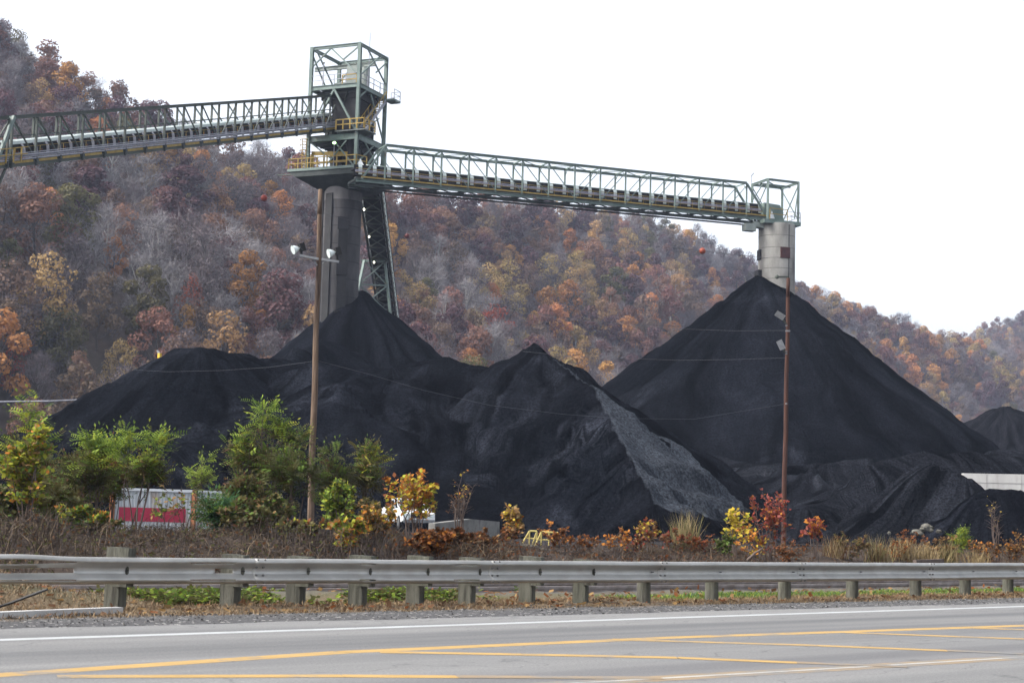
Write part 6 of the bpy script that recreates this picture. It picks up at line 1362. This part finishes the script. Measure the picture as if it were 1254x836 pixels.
TOPS.update({60:660,61:662,62:656,63:662,64:652,65:660,66:655,67:662,68:668})
for sd_, px, Y, lab, pal in ((60, 715, 42, 'low rusty scrub right of the yellow railings', [('rust_leaf', 2), ('brown_leaf', 3), ('orange_leaf', .5)]), (61, 775, 43, 'low brown and red scrub between two sparse orange seedlings', [('brown_leaf', 3), ('red_leaf', 1), ('tan_leaf', 1)]), (62, 856, 43, 'low reddish scrub between straw tuft and yellow bush', [('rust_leaf', 2), ('red_leaf', 1), ('brown_leaf', 2)]), (63, 966, 42, 'low brown scrub under the reddish pole', [('brown_leaf', 3), ('rust_leaf', 1.5)]), (64, 1045, 46, 'low olive and brown scrub on the dark soil bank', [('olive_leaf', 2), ('brown_leaf', 2), ('tan_leaf', 1)]), (65, 1092, 47, 'low rusty scrub left of the boulders', [('rust_leaf', 2), ('brown_leaf', 2), ('orange_leaf', .6)]), (66, 1150, 48, 'low tan scrub right of the boulders', [('tan_leaf', 2), ('brown_leaf', 2)]), (67, 1208, 49, 'low orange flecked scrub near the right edge', [('orange_leaf', 1), ('brown_leaf', 3), ('tan_leaf', 1)]), (68, 682, 44, 'low brown scrub right beside the yellow railings', [('brown_leaf', 3), ('rust_leaf', 2), ('orange_leaf', .5)])):
    shrub(lab, px, 692, Y, .8, .8, 10, pal, .075, 420, seed=sd_, low=.05, stemr=.012)

# ------------------------------------------------------------------ uncountable ground cover
def scatter(name, label, cat, mats, fn, n, seed):
    rng = random.Random(seed); mb = MB()
    for _ in range(n): fn(mb, rng)
    o = mb.build(name, mats); tag(o, label, cat, kind='stuff'); return o
def blade(mb, p, h, wd, mi, rng, sp=.35):
    d_ = Vector((rng.gauss(0, sp), rng.gauss(0, sp), 1)).normalized(); s_ = Vector((rng.gauss(0, 1), rng.gauss(0, 1), .1)).normalized()
    m_ = p + d_ * h * .55; e = p + d_ * h + Vector((rng.gauss(0, sp), rng.gauss(0, sp), -.12)) * h * .35
    mb.add([p - s_ * wd, p + s_ * wd, m_ + s_ * wd * .8, m_ - s_ * wd * .8, e], ((0, 1, 2, 3), (3, 2, 4)), mi)
def inframe(u, v):
    p = uv(u, v); px = 627 + 2000 * p.x / max(1, p.y); return -90 < px < 1350
def f_brush(mb, rng):
    while True:
        v = 25.6 + 9.0 * rng.random() ** .9; u = rng.uniform(-2, 62)
        if inframe(u, v): break
    p = uv(u, v); px = 627 + 2000 * p.x / p.y
    if px > 500 and v > 30.2 and rng.random() < .85: return
    d0 = float(fbm(u * .45, v * .45, 300, 3)); px = 627 + 2000 * p.x / p.y
    dens = .55 + 1.5 * d0 + (.5 if px < 640 else .2) - (.2 if px > 990 else 0)
    if rng.random() > dens: return
    p.z = gz(p) - .02; hh = (.22 + .55 * rng.random() ** 1.5) * (.5 if 95 < px < 300 else .85 if px < 500 else .42 if px < 720 else .36)
    n2 = float(fbm(u * .9, v * .9, 333, 2)); hh *= min(1.9, max(.3, 1 + 1.7 * n2)); k = rng.random() - .5 * float(fbm(u * .5, v * .5, 337, 2)); mi = 1 if k < .3 else 0 if k < .78 else 2
    blade(mb, p, hh, .006 + .005 * rng.random(), mi, rng, .42)
    for _ in range(2):
        q = p + Vector((rng.gauss(0, .12), rng.gauss(0, .12), rng.uniform(.1, .8) * hh)); d_ = Vector((rng.gauss(0, 1), rng.gauss(0, 1), rng.gauss(.3, .5))).normalized(); mb.ribbon(q, q + d_ * rng.uniform(.12, .4), .005, .002, d_.cross(Vector((rng.gauss(0, 1), 1, .2))).normalized(), mi)
    if rng.random() < .55:
        q = p + Vector((rng.gauss(0, .1), rng.gauss(0, .1), rng.uniform(.05, .8) * hh)); d_ = Vector((rng.gauss(0, 1), rng.gauss(0, 1), rng.gauss(0, .5))).normalized(); s = rng.uniform(.04, .085)
        mb.ribbon(q, q + d_ * s, s * .35, s * .3, d_.cross(Vector((rng.gauss(0, 1), 1, .6))).normalized(), (3 if rng.random() < .7 else 4) if px > 480 else (5 if rng.random() < .55 else 3))
bt = lambda n, c: pmat(n, c, tuple(x * .7 for x in c), 2, .9)
scatter('dry_brush', 'tangled brown twigs and dead weeds covering the bank before the yard', 'brush', [bt('brush_brown', (.070, .049, .036)), bt('brush_mauve', (.056, .045, .041)), bt('brush_tan', (.15, .108, .066)), LC['brown_leaf'], LC['rust_leaf'], LC['dull_green']], f_brush, 30000, 5)
def f_dry(mb, rng):
    while True:
        u = rng.uniform(-1, 60) if rng.random() < .8 else rng.uniform(-1, 11.5); v = 16.85 + (1.35 if u > 18.5 else 1.8 if u > 11.5 else 4.6) * rng.random()
        if u < 11.5 and rng.random() < .0: continue
        if inframe(u, v): break
    if float(fbm(u * .8, v * 1.1, 310, 3)) < -.28: return
    p = uv(u, v); p.z = gz(p) - .01; blade(mb, p, rng.uniform(.03, .10), .006, 0 if rng.random() < .7 else 1, rng, .6)
def f_green(mb, rng):
    while True:
        u = rng.uniform(10.9, 62); v = (18.4 + 2.4 * rng.random()) if u < 18.5 else 17.95 + 1.05 * rng.random()
        if u > 18.5 and rng.random() < .2: continue
        if inframe(u, v): break
    if float(fbm(u * .55, v * .8, 320, 3)) < -.12 - (.1 if u > 18.5 else 0): return
    p = uv(u, v); p.z = gz(p) - .01; far = u > 18.5
    blade(mb, p, rng.uniform(.04, .11), .009 if far else .014, rng.choice((0, 0, 4, 2) if far else (0, 0, 1, 2, 3)), rng, .5)
    if not far:
        for _ in range(2):
            q = p + Vector((rng.gauss(0, .07), rng.gauss(0, .07), rng.uniform(.02, .09))); d_ = Vector((rng.gauss(0, 1), rng.gauss(0, 1), rng.gauss(0, .4))).normalized(); s = rng.uniform(.04, .08); mb.ribbon(q, q + d_ * s, s * .4, s * .3, d_.cross(Vector((0, .3, 1))).normalized(), rng.choice((0, 0, 1, 1, 3, 4)))
scatter('dry_grass', 'short tan dead grass along the foot of the guardrail posts', 'grass', [bt('straw', (.25, .175, .10)), bt('straw_brown', (.15, .098, .058))], f_dry, 30000, 6)
scatter('green_grass', 'green grass and leafy weeds between guardrail and railway', 'grass', [LC['leaf_green'], LC['dull_green'], LC['fresh_green'], LC['olive_leaf'], LC['lime']], f_green, 19000, 7)
def f_leaf(mb, rng):
    while True:
        u = -1 + 46 * rng.random() ** 1.6; v = 17.0 + (3.0 if u > 11.5 else 5.0) * rng.random() ** 1.2
        if inframe(u, v): break
    p = uv(u, v); p.z = gz(p) + .03; d_ = Vector((rng.gauss(0, 1), rng.gauss(0, 1), rng.gauss(0, .3))).normalized(); s = rng.uniform(.04, .10); mb.ribbon(p, p + d_ * s, s * .35, s * .3, d_.cross(Vector((rng.gauss(0, .5), rng.gauss(0, .5), 1))).normalized(), rng.choice((0, 1, 1, 2)))
scatter('fallen_leaves', 'brown and orange fallen leaves strewn behind the guardrail', 'leaves', [LC['rust_leaf'], LC['brown_leaf'], LC['tan_leaf']], f_leaf, 1500, 8)
def f_pebble(mb, rng):
    while True:
        v = 15.75 + 1.9 * rng.random(); u = rng.uniform(-1, 55)
        if inframe(u, v): break
    p = uv(u, v); p.z = gz(p); s = .008 + .022 * rng.random() ** 3; 
    vs = [p + Vector((rng.uniform(-1, 1), rng.uniform(-1, 1), rng.uniform(-.2, 1))) * s for _ in range(4)]; mb.add(vs, ((0, 1, 2), (0, 2, 3), (0, 3, 1), (1, 3, 2)), rng.choice((0, 0, 1)))
scatter('shoulder_gravel', 'loose grey gravel along the road shoulder', 'gravel', [bt('pebble_grey', (.085, .083, .081)), bt('pebble_pale', (.18, .172, .16))], f_pebble, 9000, 9)
# tufts of dry grass that can be told apart
def tuft(label, px, py, Y, h, n, mats, seed):
    rng = random.Random(seed); c = at(px, py, Y); b = Vector((c.x, c.y, gz(c))); mb = MB()
    for _ in range(n): p = b + Vector((rng.gauss(0, .16), rng.gauss(0, .12), -.02)); blade(mb, p, h * rng.uniform(.5, 1.1), .008, rng.randrange(len(mats)), rng, .26)
    tag(mb.build('grass_tuft', mats), label, 'grass tuft', 'tall dry grass tufts on the bank')
straw, strawb = bt('tuft_straw', (.31, .23, .115)), bt('tuft_olive', (.17, .155, .06))
tuft('olive straw tuft left of the yellow leaved bush', 838, 690, 44, 1.2, 260, [straw, strawb], 1)
tuft('pale straw tuft below the red and orange shrub', 1022, 690, 46, .75, 180, [straw, LC['brown_leaf']], 2)
tuft('wide straw tuft below the pale boulders, left', 1105, 689, 47, .75, 260, [straw], 3)
tuft('straw tuft under the two pale boulders', 1132, 689, 47, .72, 260, [straw], 4)
tuft('straw tuft left of the lime conical bush', 1160, 689, 48, .8, 220, [straw, strawb], 5)
tuft('straw tuft right of the lime conical bush', 1196, 689, 48, .7, 200, [straw], 6)
tuft('brown straw tuft on the soil bank right of the reddish pole', 1075, 690, 46, .9, 220, [strawb, LC['brown_leaf'], straw], 7)
# ------------------------------------------------------------------ haze over the valley
hm = bpy.data.materials.new('haze'); hm.use_nodes = True; hn = hm.node_tree.nodes; hl = hm.node_tree.links
for n_ in list(hn): hn.remove(n_)
pv = hn.new('ShaderNodeVolumePrincipled'); pv.inputs['Color'].default_value = (.66, .76, 1.0, 1); pv.inputs['Density'].default_value = .00018; pv.inputs['Anisotropy'].default_value = .25
ho = hn.new('ShaderNodeOutputMaterial'); hl.new(pv.outputs[0], ho.inputs['Volume'])
mb = MB(); mb.box((700, 600, 150), 9400, 9400, 312); hz_ = mb.build('haze', hm); tag(hz_, kind='stuff')
